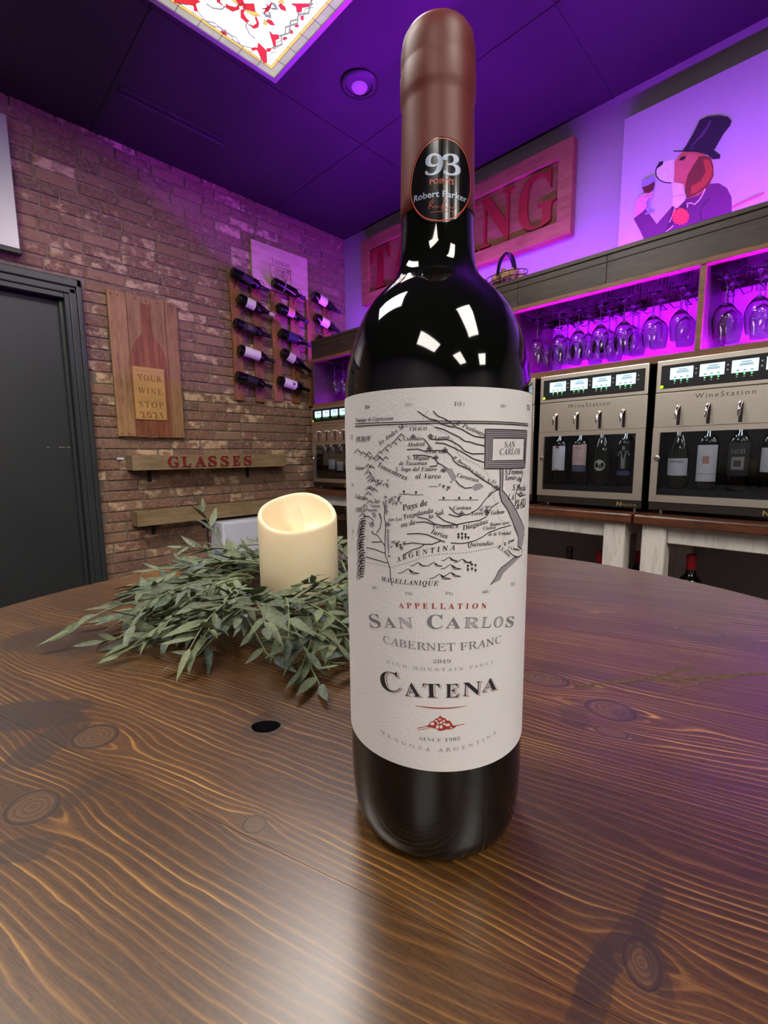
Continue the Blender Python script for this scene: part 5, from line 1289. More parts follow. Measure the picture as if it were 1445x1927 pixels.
for l in ([(665, 203), (700, 240), (745, 258), (790, 285), (830, 320), (870, 335), (920, 365), (960, 385), (1032, 396)],
          [(555, 205), (600, 235), (640, 260), (690, 270), (720, 295), (770, 310), (815, 320)],
          [(680, 318), (740, 335), (800, 365), (850, 390), (890, 420), (930, 425), (970, 440), (1030, 452)],
          [(640, 400), (700, 410), (760, 405), (800, 420), (850, 450), (890, 490), (940, 510), (1026, 508)],
          [(680, 430), (740, 435), (800, 460), (860, 490), (910, 520), (950, 545), (1025, 570)],
          [(480, 480), (560, 475), (600, 490), (700, 485), (760, 490), (800, 530), (810, 560), (850, 590), (920, 620), (960, 655), (1010, 690), (1060, 720), (1110, 750), (1140, 775)],
          [(520, 520), (600, 520), (650, 530), (680, 545), (700, 575), (730, 590), (765, 615)], [(595, 400), (620, 425), (640, 455)], [(640, 600), (690, 595), (700, 570)],
          [(825, 700), (850, 730), (890, 755), (940, 750)], [(780, 888), (820, 930), (860, 950), (920, 940), (980, 905), (1040, 830), (1080, 790), (1130, 760)], [(775, 940), (820, 955), (860, 958)],
          [(555, 960), (620, 975), (680, 1010), (740, 1022), (830, 1015), (900, 1000), (990, 985), (1040, 960), (1080, 890), (1130, 855)], [(545, 998), (610, 995), (680, 1018)], [(700, 955), (750, 990), (800, 1005), (840, 1018)],
          [(480, 1082), (560, 1078), (620, 1085), (680, 1110), (750, 1140)], [(460, 1155), (520, 1145), (600, 1155), (660, 1155), (720, 1130)], [(455, 1232), (520, 1195), (570, 1180), (605, 1155)],
          [(790, 1145), (850, 1150), (900, 1145), (960, 1130), (1010, 1105), (1060, 1070), (1140, 1040), (1215, 1020)],
          [(310, 850), (325, 900), (320, 960), (330, 1010), (328, 1080), (325, 1150), (328, 1240), (350, 1290), (362, 1340), (365, 1400), (375, 1450)],
          [(170, 960), (210, 955), (245, 985), (235, 1015)], [(230, 1075), (270, 1090), (300, 1130), (325, 1170)], [(195, 1180), (250, 1190), (325, 1220)], [(190, 1245), (260, 1265), (345, 1290)], [(230, 1140), (300, 1138)],
          [(285, 935), (300, 985), (290, 1040), (265, 1075)], [(1250, 870), (1245, 800), (1280, 720), (1300, 640)], [(1255, 790), (1280, 815), (1320, 800)], [(1190, 1195), (1230, 1235), (1260, 1245)]):
    line(l, 1.25)
def dots(pts, gap=0.00095, w=0.00042):
    P = [sz(*za(*p)) for p in pts]; carry = 0
    for a, b in zip(P, P[1:]):
        L = math.dist(a, b); t = carry
        while t < L:
            x, z = a[0]+(b[0]-a[0])*t/L, a[1]+(b[1]-a[1])*t/L
            ink.add([(x-w/2, z), (x, z-w/2), (x+w/2, z), (x, z+w/2)], [(0, 1, 2, 3)]); t += gap
        carry = t-L
dots([(625, 205), (600, 245), (580, 290), (520, 310), (440, 320)]); dots([(580, 300), (650, 300), (700, 340), (760, 370), (800, 410), (825, 460), (840, 510), (900, 550), (980, 590), (1040, 640), (1070, 700), (1085, 760), (1095, 830), (1120, 900), (1130, 960), (1160, 1010), (1170, 1080), (1160, 1150), (1130, 1170), (1060, 1185), (900, 1215), (720, 1225), (600, 1245), (480, 1290), (370, 1320), (280, 1300), (200, 1285)])
dots([(255, 560), (250, 640), (255, 720), (240, 800), (235, 860)], 0.0007, 0.0003); dots([(205, 960), (205, 1060), (200, 1150), (195, 1250), (165, 1380)], 0.0007, 0.0003)
def blob(pts, k): k.fill([sz(*za(*p)) for p in pts])
for pg in ([(760, 610), (800, 615), (810, 640), (830, 670), (825, 700), (800, 700), (780, 660), (765, 640)], [(940, 745), (965, 725), (1000, 720), (1025, 740), (1000, 760), (960, 775)], [(1045, 820), (1060, 790), (1090, 770), (1080, 800), (1060, 822)], [(990, 900), (1018, 898), (1015, 920), (998, 922)],
           [(230, 930), (250, 925), (265, 950), (255, 970), (238, 958)], [(280, 935), (292, 932), (302, 965), (292, 980)], [(212, 1000), (240, 992), (250, 1020), (230, 1038), (214, 1025)], [(225, 1060), (245, 1062), (235, 1082)]): blob(pg, grey)
# river of the Plate and the coast
blob([(1138, 615), (1160, 615), (1158, 700), (1155, 770), (1135, 790), (1140, 700)], grey)
for q in ([(1135, 790), (1155, 770), (1190, 810), (1215, 850), (1190, 900), (1150, 850)], [(1190, 900), (1215, 850), (1240, 890), (1280, 970), (1230, 1000), (1210, 960)], [(1230, 1000), (1280, 970), (1310, 1040), (1312, 1090), (1270, 1110), (1240, 1050)], [(1270, 1110), (1312, 1090), (1300, 1150), (1290, 1190), (1265, 1170)]): blob(q, grey)
for l in ([(1138, 615), (1140, 700), (1135, 790), (1150, 850), (1190, 905), (1230, 1000), (1270, 1110), (1265, 1170), (1295, 1195), (1290, 1235), (1230, 1255)], [(1160, 615), (1158, 700), (1155, 770), (1190, 810), (1215, 850), (1240, 890), (1280, 970), (1312, 1050)], [(1290, 1235), (1230, 1255), (1190, 1290), (1150, 1320), (1125, 1350), (1110, 1390), (1070, 1445)]): line(l, 1.3)
blob([(1290, 1235), (1230, 1255), (1190, 1290), (1150, 1320), (1125, 1350), (1110, 1390), (1070, 1445), (1140, 1410), (1160, 1365), (1200, 1325), (1250, 1278)], grey)
# framed title on a post
for pg in ([(1035, 335), (1330, 345), (1312, 398), (1085, 395)], [(1330, 345), (1315, 610), (1305, 555), (1312, 398)], [(1315, 610), (1030, 615), (1080, 560), (1305, 555)], [(1030, 615), (1035, 335), (1085, 395), (1080, 560)]): blob(pg, grey)
fr_ = [(1035, 335), (1330, 345), (1315, 610), (1030, 615), (1035, 335)]; fi_ = [(1085, 395), (1312, 398), (1305, 555), (1080, 560), (1085, 395)]
line(fr_, 1.5); line(fi_, 1.3)
for t in (0.25, 0.5, 0.75): line([(a[0]+(b[0]-a[0])*t, a[1]+(b[1]-a[1])*t) for a, b in zip(fr_, fi_)], 0.8)
# mountains, trees, towns
rk = random.Random(21)
def peak(x, y, s):
    line([(x-s, y+s*0.7), (x-s*0.45, y+s*0.1), (x, y-s*0.5), (x+s*0.5, y+s*0.15), (x+s, y+s*0.6)], 0.9)
    blob([(x, y-s*0.5), (x+s*0.5, y+s*0.15), (x+s*0.95, y+s*0.6), (x+s*0.35, y+s*0.35)], ink)
    line([(x-s*0.3, y+s*0.45), (x-s*0.05, y-s*0.1)], 0.7)
path = [(445, 372), (415, 405), (385, 430), (355, 455), (325, 480), (295, 500), (265, 525), (330, 540), (290, 545), (235, 540), (205, 520), (170, 505), (135, 490), (215, 500), (200, 590), (225, 600), (210, 640), (225, 665), (245, 700), (225, 690), (215, 755), (245, 765), (225, 745), (205, 790), (190, 830), (215, 850), (185, 880), (195, 905), (165, 940)]
for (x, y) in path: peak(x+rk.uniform(-6, 6), y+rk.uniform(-4, 4), rk.uniform(17, 30))
y = 985
while y < 1395:
    x = 150-(y-985)*0.02+rk.uniform(-8, 8)
    line([(x+24, y-14), (x-2, y-10), (x-16, y+8), (x-8, y+24)], 1.1); line([(x+34, y+2), (x+14, y+4), (x+2, y+22)], 1.4)
    if rk.random() < 0.45: blob([(x+20, y-6), (x+2, y+2), (x-6, y+20), (x+8, y+12)], ink)
    y += 19
for (x, y, s) in ((560, 1300, 34), (670, 1300, 36), (780, 1262, 34), (872, 1275, 36), (790, 1318, 44), (490, 1350, 46), (712, 1388, 46), (792, 1372, 40)):
    line([(x-s*1.6, y+s*0.28), (x-s, y+s*0.2), (x-s*0.5, y-s*0.15), (x, y-s*0.45), (x+s*0.4, y-s*0.2), (x+s*0.9, y+s*0.15), (x+s*1.7, y+s*0.3)], 0.9)
    blob([(x, y-s*0.45), (x+s*0.4, y-s*0.2), (x+s*0.9, y+s*0.16), (x+s*0.3, y+s*0.12)], ink)
    for k in range(3): line([(x+s*(0.3+0.3*k), y+s*0.3), (x+s*(0.9+0.35*k), y+s*0.36)], 0.6)
for (x, y, nn, sp) in ((305, 725, 12, 42), (400, 845, 16, 48), (415, 1165, 16, 46), (740, 740, 8, 55)):
    for k in range(nn):
        a, b = x+rk.uniform(-sp, sp), y+rk.uniform(-sp*0.6, sp*0.6)
        line([(a, b+10), (a+2, b-2), (a+10, b-10)], 0.8); line([(a+2, b), (a-8, b-8)], 0.7)
for (x, y) in ((845, 1085), (870, 1080), (895, 1085), (845, 1105), (870, 1108), (895, 1104), (915, 1108), (460, 780), (545, 785), (740, 825), (850, 825), (930, 825), (912, 1310), (940, 1300), (965, 1305), (912, 1335), (940, 1330), (965, 1340), (930, 1285)):
    blob([(x-9, y), (x-5, y-9), (x+5, y-9), (x+9, y), (x+4, y+6), (x-4, y+6)], ink); line([(x, y+4), (x, y+15)], 0.9)
for (x0, x1, y) in ((425, 500, 797), (500, 598, 802), (700, 790, 838), (800, 890, 838), (895, 985, 838), (635, 700, 742)): line([(x0, y), (x1, y)], 0.6)
for (x, y) in ((525, 385), (648, 382), (640, 470), (750, 480), (685, 535), (740, 625), (868, 935), (345, 1012), (1115, 750), (1285, 795), (1275, 690), (1045, 915)):
    for (dx, dy) in ((-12, 4), (0, -8), (11, 3), (0, 8)):
        line([(x+dx-6, y+dy-6), (x+dx+6, y+dy-6), (x+dx+6, y+dy+6), (x+dx-6, y+dy+6), (x+dx-6, y+dy-6)], 0.9)
mt_ = [('Tropique de Capricorne', (118, 282), (385, 268), 'bital'), ('les Andes M.', (290, 450), (470, 318), 'bital'), ('CHACO', (500, 345), (622, 342), 'bital'), ('PEROV', (120, 425), (232, 418), 'bital'),
       ('S.Salvador', (450, 415), (595, 410), 'bital'), ('Lerma', (675, 408), (780, 402), 'bital'), ('Madrid', (485, 458), (608, 452), 'bital'), ('N.S.de Tala', (605, 505), (760, 505), 'bital'), ('S. Miguel', (480, 552), (640, 552), 'bital'), ('de Tucuman', (425, 590), (625, 588), 'bital'),
       ('S. Iago del Estero', (398, 632), (690, 632), 'bital'), ('al. Varco', (540, 685), (718, 685), 'bital'), ('Tonocoteres', (272, 600), (478, 700), 'bital'), ('Carcaraes', (832, 672), (985, 712), 'bital'), ('R. Picolmayo', (822, 300), (1030, 388), 'bital'), ('R. Bermejo o Salado', (803, 540), (1025, 700), 'bital'),
       ('S.Francois', (1170, 658), (1300, 652), 'bital'), ('Xavier', (1168, 698), (1255, 695), 'bital'), ('LA', (1190, 838), (1235, 838), 'bital'), ('PLATA', (1240, 885), (1320, 865), 'bital'), ('S.Thecla', (1225, 770), (1318, 772), 'bital'), ('la Conc', (1255, 905), (1318, 890), 'bital'),
       ('Pays de', (450, 915), (630, 875), 'bital'), ('Trapalanda', (460, 975), (670, 925), 'bital'), ('la Sal', (640, 975), (745, 935), 'bital'), ('ou de', (440, 1035), (545, 1010), 'bital'), ('Cordoua', (808, 908), (935, 905), 'bital'), ('Torre de Gaboto', (935, 950), (1168, 935), 'bital'),
       ('S. Spiri', (1005, 898), (1075, 893), 'bital'), ('S. Fe', (1045, 715), (1110, 725), 'bital'), ('Diaguitas', (875, 1055), (1055, 1005), 'bital'), ('Carcarana R.', (665, 1040), (850, 1040), 'bital'), ('Iuries', (645, 1075), (765, 1115), 'bital'), ('Buenos Ayres', (1065, 1025), (1205, 1010), 'bital'), ('Ciudad', (1018, 1052), (1108, 1045), 'bital'),
       ('de la Trinidad', (1055, 1095), (1215, 1085), 'bital'), ('Quirandies', (910, 1172), (1092, 1160), 'bital'), ('San Lui', (348, 990), (445, 985), 'bital'), ('Volcan', (118, 625), (175, 622), 'bital'), ('Volcan', (115, 830), (185, 838), 'bital'), ('CHILI', (118, 925), (185, 920), 'bital'), ('las', (250, 862), (290, 862), 'bital'), ('Guana', (225, 890), (290, 892), 'bital'), ('cache', (218, 920), (272, 922), 'bital'),
       ('R.Salado', (318, 805), (328, 940), 'bital'), ('Desaguadero R.', (338, 1045), (345, 1255), 'bital'), ('R.S.Anne', (1118, 1180), (1205, 1250), 'bital'), ('R. Orno', (1165, 1170), (1240, 1130), 'bital'), ('C.S.Antonio', (1195, 1190), (1275, 1205), 'bital')]
for s_, a, b, st in mt_: ink.text(s_, [za(*a), za(*b)], st)
ink.text('ARGENTINA', [za(410, 1285), za(600, 1228), za(822, 1195)], 'bital', spacing=1.55); ink.text('MAGELLANIQUE', [za(298, 1415), za(480, 1442), za(705, 1450)], 'bital', spacing=1.15)
for s_, a, b in (('304', (180, 190), (215, 186)), ('310 |', (468, 170), (518, 165)), ('315 |', (815, 165), (885, 165)), ('320 |', (1142, 178), (1183, 180)), ('325', (1330, 195), (1350, 198)), ('305 |', (235, 1475), (272, 1475)), ('310 |', (468, 1515), (520, 1518)), ('315 |', (750, 1512), (802, 1515)), ('320 |', (1015, 1505), (1062, 1500)), ('325', (1212, 1455), (1240, 1450)), ('22', (83, 402), (98, 402)), ('24', (88, 745), (102, 745)), ('26', (92, 1075), (104, 1075))):
    ink.text(s_, [za(*a), za(*b)], 'sans')
tag(grey.obj('map_shading', M['midink'], INK-0.00006), kind='stuff')
tag(ink.obj('map_engraving', M['ink']), kind='stuff')
def print_text(name, mat, items, off=INK):
    k = Ink()
    for it in items: k.text(it[0], [zl(*p) for p in it[1]], it[2], **(it[3] if len(it) > 3 else {}))
    return k.obj(name, mat, off)
hpx = lambda d: d/3.8026*PXM*1.06                # zoomed px -> metres
kk = Ink(); kk.text('SAN', [za(1168, 465), za(1248, 462)], 'bital'); kk.text('CARLOS', [za(1135, 515), za(1280, 512)], 'bital'); kk.obj('title_lettering', M['greyink'])
print_text('appellation_lettering', M['redink'], [('APPELLATION', [(425, 242), (732, 247), (1040, 245)], 'bold', dict(spacing=1.75))])
sc_ = [('S', [(222, 381), (300, 382)], 0.0), ('A', [(322, 383), (408, 384)], 1), ('N', [(425, 384), (528, 385)], 1), ('C', [(625, 388), (736, 388)], 0), ('A', [(752, 386), (860, 386)], 1), ('R', [(880, 384), (990, 383)], 1), ('L', [(1002, 382), (1072, 381)], 1), ('O', [(1088, 380), (1155, 378)], 1), ('S', [(1175, 378), (1230, 376)], 1)]
print_text('san_carlos_lettering', M['greyink'], [(c, p, 'bold', dict(height=hpx(78 if b else 100))) for c, p, b in sc_])
print_text('san_carlos_inline', M['lightink'], [(c, [(p[0][0]+5, p[0][1]-3), (p[1][0]-5, p[1][1]-3)], 'bold', dict(height=hpx(70 if b else 92), off=-0.012)) for c, p, b in sc_ if c in 'NRLO'], INK+0.00006)
print_text('cabernet_lettering', M['greyink'], [('CABERNET FRANC', [(312, 490), (735, 548), (1150, 488)], 'roman', dict(spacing=1.0, height=hpx(56)))])
print_text('vintage_lettering', M['greyink'], [('2019', [(665, 634), (790, 634)], 'bold', dict(height=hpx(26), off=-0.008)), ('HIGH MOUNTAIN VINES', [(335, 634), (715, 692), (1090, 636)], 'roman', dict(spacing=1.7, height=hpx(22)))])
cat = [('C', [(310, 836), (446, 840)], dict(height=hpx(150))), ('A', [(468, 868), (582, 876)], dict(height=hpx(102))), ('T', [(598, 878), (718, 880)], dict(height=hpx(104))), ('E', [(752, 882), (848, 878)], dict(height=hpx(104))), ('N', [(872, 870), (1002, 858)], dict(height=hpx(102))), ('A', [(1008, 845), (1118, 822)], dict(height=hpx(98)))]
print_text('brand_shadow', plain('brown_ink', srgb(140, 96, 92), 0.6), [(c, [(p[0]+9, p[1]+5) for p in q], 'bold', o_) for c, q, o_ in cat], INK-0.00005)
print_text('brand_highlight', M['paper'], [(c, [(p[0]+4, p[1]+1) for p in q], 'bold', o_) for c, q, o_ in cat], INK)
print_text('brand_lettering', M['ink'], [(c, [(p[0]-2, p[1]-1) for p in q], 'bold', dict(o_, off=-0.006)) for c, q, o_ in cat], INK+0.00006)
red = Ink(); rl = lambda pts, w=1.0: red.ribbon([sz(*zl(*p)) for p in pts], [W1*x for x in w] if isinstance(w, list) else W1*w)
rl([(540, 938), (620, 950), (720, 957), (820, 952), (905, 940)], [0.5, 1.4, 1.8, 1.4, 0.5])
def stones(pts): red.fill([sz(*zl(*p)) for p in pts])
stones([(612, 1082), (632, 1078), (648, 1052), (672, 1046), (684, 1030), (700, 1028), (716, 1008), (732, 1024), (752, 1028), (762, 1044), (784, 1046), (798, 1066), (806, 1084), (832, 1086), (802, 1104), (752, 1108), (738, 1116), (706, 1116), (690, 1104), (672, 1094)])
rl([(552, 1100), (620, 1085), (680, 1100)], 0.9); rl([(560, 1112), (640, 1098)], 0.7); rl([(780, 1088), (840, 1078), (888, 1070)], 0.9); rl([(700, 1118), (712, 1110), (720, 1120)], 0.8)
red.obj('pyramid_emblem', M['redink'])
wh = Ink()
for (x, y, w, h) in ((712, 1036, 15, 10), (688, 1046, 13, 12), (740, 1046, 15, 12), (660, 1066, 22, 18), (700, 1062, 12, 13), (722, 1058, 14, 14), (768, 1074, 26, 17), (696, 1088, 17, 20), (722, 1088, 17, 20), (744, 1068, 12, 15), (792, 1094, 12, 8)):
    wh.fill([sz(*zl(x-w*.6, y-h*.55+2)), sz(*zl(x+w*.6-2, y-h*.55)), sz(*zl(x+w*.6, y+h*.6)), sz(*zl(x-w*.6+1, y+h*.6))])
wh.obj('pyramid_stones', M['paper'], INK+0.00006)
print_text('origin_lettering', M['greyink'], [('SINCE 1902', [(568, 1184), (715, 1196), (858, 1184)], 'bold', dict(spacing=1.15, height=hpx(27), off=-0.008)), ('MENDOZA ARGENTINA', [(290, 1128), (715, 1268), (1112, 1136)], 'roman', dict(spacing=1.9, height=hpx(28)))])

# ---- egg shaped points sticker on the neck
RS = 0.01485
zn = zoomed(740, 240, 8.5)
egg = [(740, 150), (900, 168), (1050, 255), (1155, 420), (1215, 620), (1240, 850), (1235, 1050), (1195, 1220), (1100, 1375), (950, 1485), (800, 1520), (660, 1520), (500, 1485), (370, 1375), (285, 1200), (268, 1000), (295, 750), (355, 530), (450, 345), (580, 215)]
def smooth_loop(pts, k=4):
    out = []; n = len(pts)
    for i in range(n):
        p0, p1, p2, p3 = [pts[(i+j) % n] for j in (-1, 0, 1, 2)]
        for j in range(k):
            t = j/k; out.append(tuple(0.5*((2*p1[a])+(-p0[a]+p2[a])*t+(2*p0[a]-5*p1[a]+4*p2[a]-p3[a])*t*t+(-p0[a]+3*p1[a]-3*p2[a]+p3[a])*t**3) for a in (0, 1)))
    return out
eg = [(lambda a, z: (a*RS, z))(*hit(*zn(*p), RS)) for p in smooth_loop(egg)]
st_ = Ink(RS, 0.0009); bm = bmesh.new(); bm.faces.new([bm.verts.new((p[0], p[1], 0)) for p in eg]); st_.cutadd(bm)
M['sticker'] = plain('black_gloss_sticker', srgb(14, 13, 15), 0.16, var=0.1)
stk = st_.obj('points_sticker', M['sticker'], 0.00012, bt)
c0 = (sum(p[0] for p in eg)/len(eg), sum(p[1] for p in eg)/len(eg))
rg = Ink(RS, 0.0008); rg.ribbon([(c0[0]+(p[0]-c0[0])*0.95, c0[1]+(p[1]-c0[1])*0.955) for p in eg], 0.00042, closed=True)
M['orangeink'] = plain('orange_ink', srgb(196, 74, 48), 0.35); M['blueink'] = plain('silver_blue_ink', srgb(150, 160, 178), 0.3, 0.2)
rg.text('POINTS', [zn(585, 918), zn(965, 920)], 'sans', spacing=1.1, off=0.015)
def nl_(pts, w): rg.ribbon([(lambda a, z: (a*RS, z))(*hit(*zn(*p), RS)) for p in pts], w)
nl_([(570, 1310), (590, 1200), (640, 1150), (640, 1200), (590, 1250), (640, 1280), (690, 1260), (700, 1290), (740, 1260), (760, 1300), (800, 1210), (850, 1150), (850, 1190), (790, 1260), (770, 1340), (830, 1270), (870, 1300), (900, 1260), (930, 1300), (1000, 1270), (980, 1310), (940, 1400)], 0.00016)
nl_([(585, 1365), (800, 1350), (950, 1345)], 0.00010)
rg.obj('orange_print', M['orangeink'], 0.00022, stk)
sb = Ink(RS, 0.0008)
sb.text('9', [zn(490, 775), zn(770, 772)], 'bold', height=0.0068); sb.text('3', [zn(805, 775), zn(1078, 782)], 'bold', height=0.0068)
sb.text('Robert Parker', [zn(335, 1200), zn(745, 1112), zn(1165, 1212)], 'sans', height=0.0021, off=0.02)
sb.obj('silver_print', M['blueink'], 0.00022, stk)
# ------------------------------------------------------------------ LED pillar candle
CC = Vector((0.2867, 0.4226, TZ)); CR = 0.0439
cd = thing('pillar_candle', 'ivory flameless pillar candle with wavy rim inside the leaf wreath', 'candle', CC)
t = NT('ivory_wax'); f = t.noise(t.coord(), 30, 3)
t.base(t.ramp(f, [(0.3, srgb(232, 214, 176)), (0.7, srgb(240, 224, 190))]), 0.38)
t.p.inputs['Subsurface Weight'].default_value = 0.35; t.p.inputs['Subsurface Radius'].default_value = (0.02, 0.012, 0.006); t.p.inputs['Subsurface Scale'].default_value = 0.6
M['wax'] = t.m
hd = math.atan2(CC.y, CC.x)
def rim(phi):                                    # phi measured from the side that faces the camera
    return 0.1005-0.0165*math.cos(phi)+0.0010*math.cos(2*phi)+0.0012*math.sin(3*phi)
mb = MB(); n = 72; rings = []
def ringv(fr, fz):
    k = len(mb.v)
    for i in range(n):
        t_ = 2*PI*i/n; phi = t_-(hd+PI); r = fr(phi); mb.v.append((CC.x+r*math.cos(t_), CC.y+r*math.sin(t_), TZ+fz(phi)))
    rings.append(k)
ringv(lambda p: CR-0.002, lambda p: 0.0); ringv(lambda p: CR, lambda p: 0.002); ringv(lambda p: CR, lambda p: rim(p)*0.5); ringv(lambda p: CR, lambda p: rim(p)-0.004); ringv(lambda p: CR-0.0012, lambda p: rim(p)-0.0008)
ringv(lambda p: CR-0.003, lambda p: rim(p)); ringv(lambda p: CR-0.0048, lambda p: rim(p)-0.001); ringv(lambda p: CR-0.006, lambda p: rim(p)-0.005); ringv(lambda p: CR-0.010, lambda p: 0.078+0.25*(rim(p)-0.084)); ringv(lambda p: CR-0.020, lambda p: 0.0745); ringv(lambda p: 0.006, lambda p: 0.0735)
for a, b in zip(rings, rings[1:]):
    for i in range(n): mb.f.append((a+i, a+(i+1) % n, b+(i+1) % n, b+i))
mb.f.append(tuple(rings[0]+i for i in range(n-1, -1, -1))); mb.f.append(tuple(rings[-1]+i for i in range(n)))
mb.obj('wax_body', M['wax'], cd, CC, smooth=True, angle=70)
t = NT('flame_plastic'); t.base(t.ramp(t.noise(t.coord(), 40), [(0.3, srgb(236, 214, 178)), (0.7, srgb(244, 226, 196))]), 0.45)
t.p.inputs['Emission Color'].default_value = (1.0, 0.72, 0.38, 1); t.p.inputs['Emission Strength'].default_value = 0.12
fm = MB(); prof_f = [(0.0, 0.071), (0.0042, 0.076), (0.0056, 0.083), (0.0052, 0.090), (0.0038, 0.098), (0.0018, 0.105), (0.0, 0.109)]
fm.lathe(prof_f, 20, Matrix.Translation((CC.x, CC.y, TZ)) @ Matrix.Rotation(hd+PI/2, 4, 'Z') @ Matrix.Diagonal((1.15, 0.45, 1, 1)))
fm.obj('flame_wick', t.m, cd, CC, smooth=True, angle=80)
lp = bpy.data.lights.new('candle_led', 'POINT'); lp.energy = 0.0015; lp.color = (1.0, 0.66, 0.30); lp.shadow_soft_size = 0.004
lo = bpy.data.objects.new('candle_led', lp); col.objects.link(lo); lo.parent = cd; lo.location = Vector((-math.sin(hd)*0.012, math.cos(hd)*0.012, 0.086))

# ------------------------------------------------------------------ leaf wreath
t = NT('frosted_leaf'); 
def leafmat(islands):
    t = NT('frosted_leaf'); 
    rnd = t.n('ShaderNodeNewGeometry').outputs['Random Per Island'] if islands else t.n('ShaderNodeObjectInfo').outputs['Random']
    c = t.ramp(rnd, [(0.0, srgb(76, 89, 62)), (0.25, srgb(100, 108, 76)), (0.5, srgb(70, 85, 70)), (0.7, srgb(114, 120, 86)), (0.85, srgb(64, 78, 84)), (1.0, srgb(92, 100, 70))])
    gp = t.n('ShaderNodeNewGeometry').outputs['Position']
    fz = t.noise(gp, 260, 3, 0.6)
    c = t.mix(t.math('MULTIPLY', t.smooth(fz, 0.42, 0.68), 0.34), c, srgb(146, 150, 118))
    c = t.mix(t.math('MULTIPLY', t.smooth(t.noise(gp, 90, 2), 0.52, 0.7), 0.4), c, srgb(76, 90, 72))
    t.base(c, 0.62, 0, 0.35); t.bump(fz, 0.3, 0.0006)
    return t.m
M['leaf'] = leafmat(False); M['leaves'] = leafmat(True)
M['stem'] = plain('green_stem', srgb(108, 122, 84), 0.6, var=0.2, scale=200)
wr_ = thing('leaf_wreath', 'grey green artificial leaf wreath lying round the candle', 'wreath', CC)
def leaf_geo(seed):
    r = random.Random(seed); L = 1.0; ns = 6; v = []; f = []
    curl = r.uniform(-0.25, 0.45); fold = r.uniform(0.10, 0.35); wid = r.uniform(0.10, 0.145); tw = r.uniform(-0.5, 0.5)
    v.append((0, 0, 0))
    for i in range(1, ns):
        u = i/ns; w = wid*(math.sin(PI*u**0.75))**0.85*(1.05-0.3*u)
        z = -curl*u*u*0.6; a = tw*u
        for s in (-1, 0, 1):
            dx, dz = s*w, abs(s)*w*fold
            v.append((dx*math.cos(a)-dz*math.sin(a), u*L, z+dx*math.sin(a)+dz*math.cos(a)))
    v.append((0, L, -curl*0.62))
    for s in (0, 1): f.append((0, 1+s+1, 1+s))
    for i in range(ns-2):
        a = 1+3*i; b = a+3
        for s in (0, 1): f.append((a+s, a+s+1, b+s+1, b+s))
    a = 1+3*(ns-2)
    for s in (0, 1): f.append((a+s, a+s+1, len(v)-1))
    return v, f
lvar = [leaf_geo(100+i) for i in range(10)]
lme = []
for v, f in lvar:
    me = bpy.data.meshes.new('leaf'); me.from_pydata(v, [], f); me.update(); me.materials.append(M['leaf'])
    for p in me.polygons: p.use_smooth = True
    lme.append(me)
rw = random.Random(17); leaves = []
def ok(p): return (Vector((p.x, p.y, 0))-Vector((CC.x, CC.y, 0))).length > CR+0.004 and p.z > TZ+0.0015 and (Vector((p.x, p.y, 0))-Vector((BC.x, BC.y, 0))).length > R+0.006
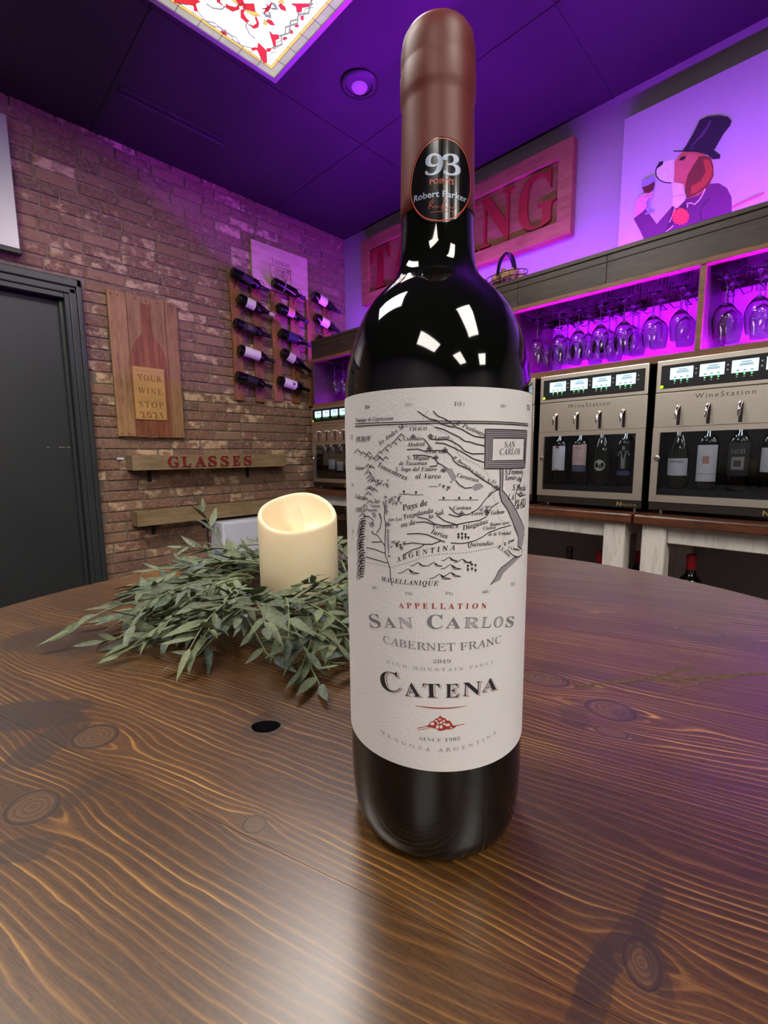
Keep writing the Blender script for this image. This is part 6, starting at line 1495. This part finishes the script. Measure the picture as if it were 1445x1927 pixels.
def sprig(a, r0, z0, outang, length, rise, droop, nl, lsize):
    """stem starting on the ring at angle a, heading outang away from the radial direction"""
    p = Vector((CC.x+r0*math.cos(a), CC.y+r0*math.sin(a), TZ+z0)); d = Vector((math.cos(a+outang), math.sin(a+outang), rise)).normalized()
    pts = [p.copy()]; n = 9; turn = rw.uniform(-0.05, 0.05)
    for i in range(n):
        d = (d+Vector((-d.y*turn, d.x*turn, -droop))).normalized()
        q = p+d*(length/n)
        if q.z < TZ+0.004: d.z = abs(d.z)*0.1; d.normalize(); q = p+d*(length/n); q.z = max(q.z, TZ+0.004)
        rad = Vector((q.x-CC.x, q.y-CC.y, 0))
        if rad.length < CR+0.008: rad.normalize(); q.x = CC.x+rad.x*(CR+0.009); q.y = CC.y+rad.y*(CR+0.009)
        p = q; pts.append(p.copy())
    if any((Vector((q.x, q.y, 0))-Vector((BC.x, BC.y, 0))).length < R+0.008 for q in pts): return
    MB().tube(pts, [0.0012-0.0007*i/n for i in range(n+1)], 5).obj('stem', M['stem'], wr_, CC, smooth=True)
    up = Vector((0, 0, 1))
    for k in range(nl):
        f_ = 0.12+0.88*k/(nl-1); i = min(n-1, int(f_*n)); t_ = f_*n-i; q = pts[i].lerp(pts[i+1], t_); dd = (pts[i+1]-pts[i]).normalized()
        side = dd.cross(up).normalized(); s = 1 if k % 2 else -1
        if k == nl-1: dirv = dd
        else: dirv = (dd*rw.uniform(0.5, 1.0)+side*s*rw.uniform(0.35, 0.9)+up*rw.uniform(-0.35, 0.5)).normalized()
        S_ = lsize*rw.uniform(0.75, 1.2)*(0.85+0.3*math.sin(PI*f_))
        nz = (up*1.0+side*rw.uniform(-0.8, 0.8)+dd*rw.uniform(-0.4, 0.4)); X_ = dirv.cross(nz).normalized(); Z_ = X_.cross(dirv)
        tip = q+dirv*S_
        if tip.z < TZ+0.003:
            dirv.z += (TZ+0.004-tip.z)/S_; dirv.normalize(); X_ = dirv.cross(nz).normalized(); Z_ = X_.cross(dirv); tip = q+dirv*S_
        if not (ok(tip) and ok(q.lerp(tip, 0.5)) and ok(q.lerp(tip, 0.75))): continue
        leaves.append((frame_mat(q, X_*S_, dirv*S_, Z_*S_), rw.randrange(10), q.lerp(tip, 0.5)))
NS = 80
for i in range(NS):
    a = 2*PI*i/NS+rw.uniform(-0.06, 0.06)
    sprig(a, rw.uniform(0.062, 0.10), rw.uniform(0.012, 0.040), rw.uniform(0.35, 1.15), rw.uniform(0.085, 0.125), rw.uniform(0.05, 0.45), rw.uniform(0.03, 0.10), 12, 0.0275)
for i in range(44):
    a = 2*PI*i/44+rw.uniform(-0.1, 0.1)
    sprig(a, rw.uniform(0.085, 0.12), rw.uniform(0.010, 0.030), rw.uniform(-0.5, 0.6), rw.uniform(0.075, 0.105), rw.uniform(0.0, 0.35), rw.uniform(0.04, 0.12), 9, 0.029)
for (px, py, z) in ((352, 1075, 0.03),):
    p = at_z(px, py, TZ); a = math.atan2(p.y-CC.y, p.x-CC.x); sprig(a, 0.11, 0.02, 0.0, 0.10, 0.9, -0.06, 9, 0.032)
# woven ring under the leaves
for k in range(5):
    MB().tube([(CC.x+(0.078+0.012*math.sin(5*t_+k*1.3))*math.cos(t_), CC.y+(0.078+0.012*math.sin(5*t_+k*1.3))*math.sin(t_), TZ+0.016+0.010*math.cos(5*t_+k*1.3)) for t_ in [2*PI*i/60 for i in range(60)]], 0.0016, 5, closed=True).obj('vine', M['stem'], wr_, CC, smooth=True)
leaves.sort(key=lambda l: (l[2]-CAM).length+ (10 if not (0 < proj(l[2])[0] < 655) else 0))
rest = MB()
LO = Matrix.Translation(-CC)
for i, (Mx, k, mid) in enumerate(leaves):
    if i < 300: inst('leaf', lme[k], wr_, LO @ Mx)
    else:
        v, f = lvar[k]; rest.add([Mx @ Vector(p) for p in v], f)
me = bpy.data.meshes.new('leaf_mass'); me.from_pydata([tuple(Vector(v)-CC) for v in rest.v], [], rest.f); me.materials.append(M['leaves'])
for p in me.polygons: p.use_smooth = True
o = inst('leaf_mass', me, wr_); o['kind'] = 'stuff'
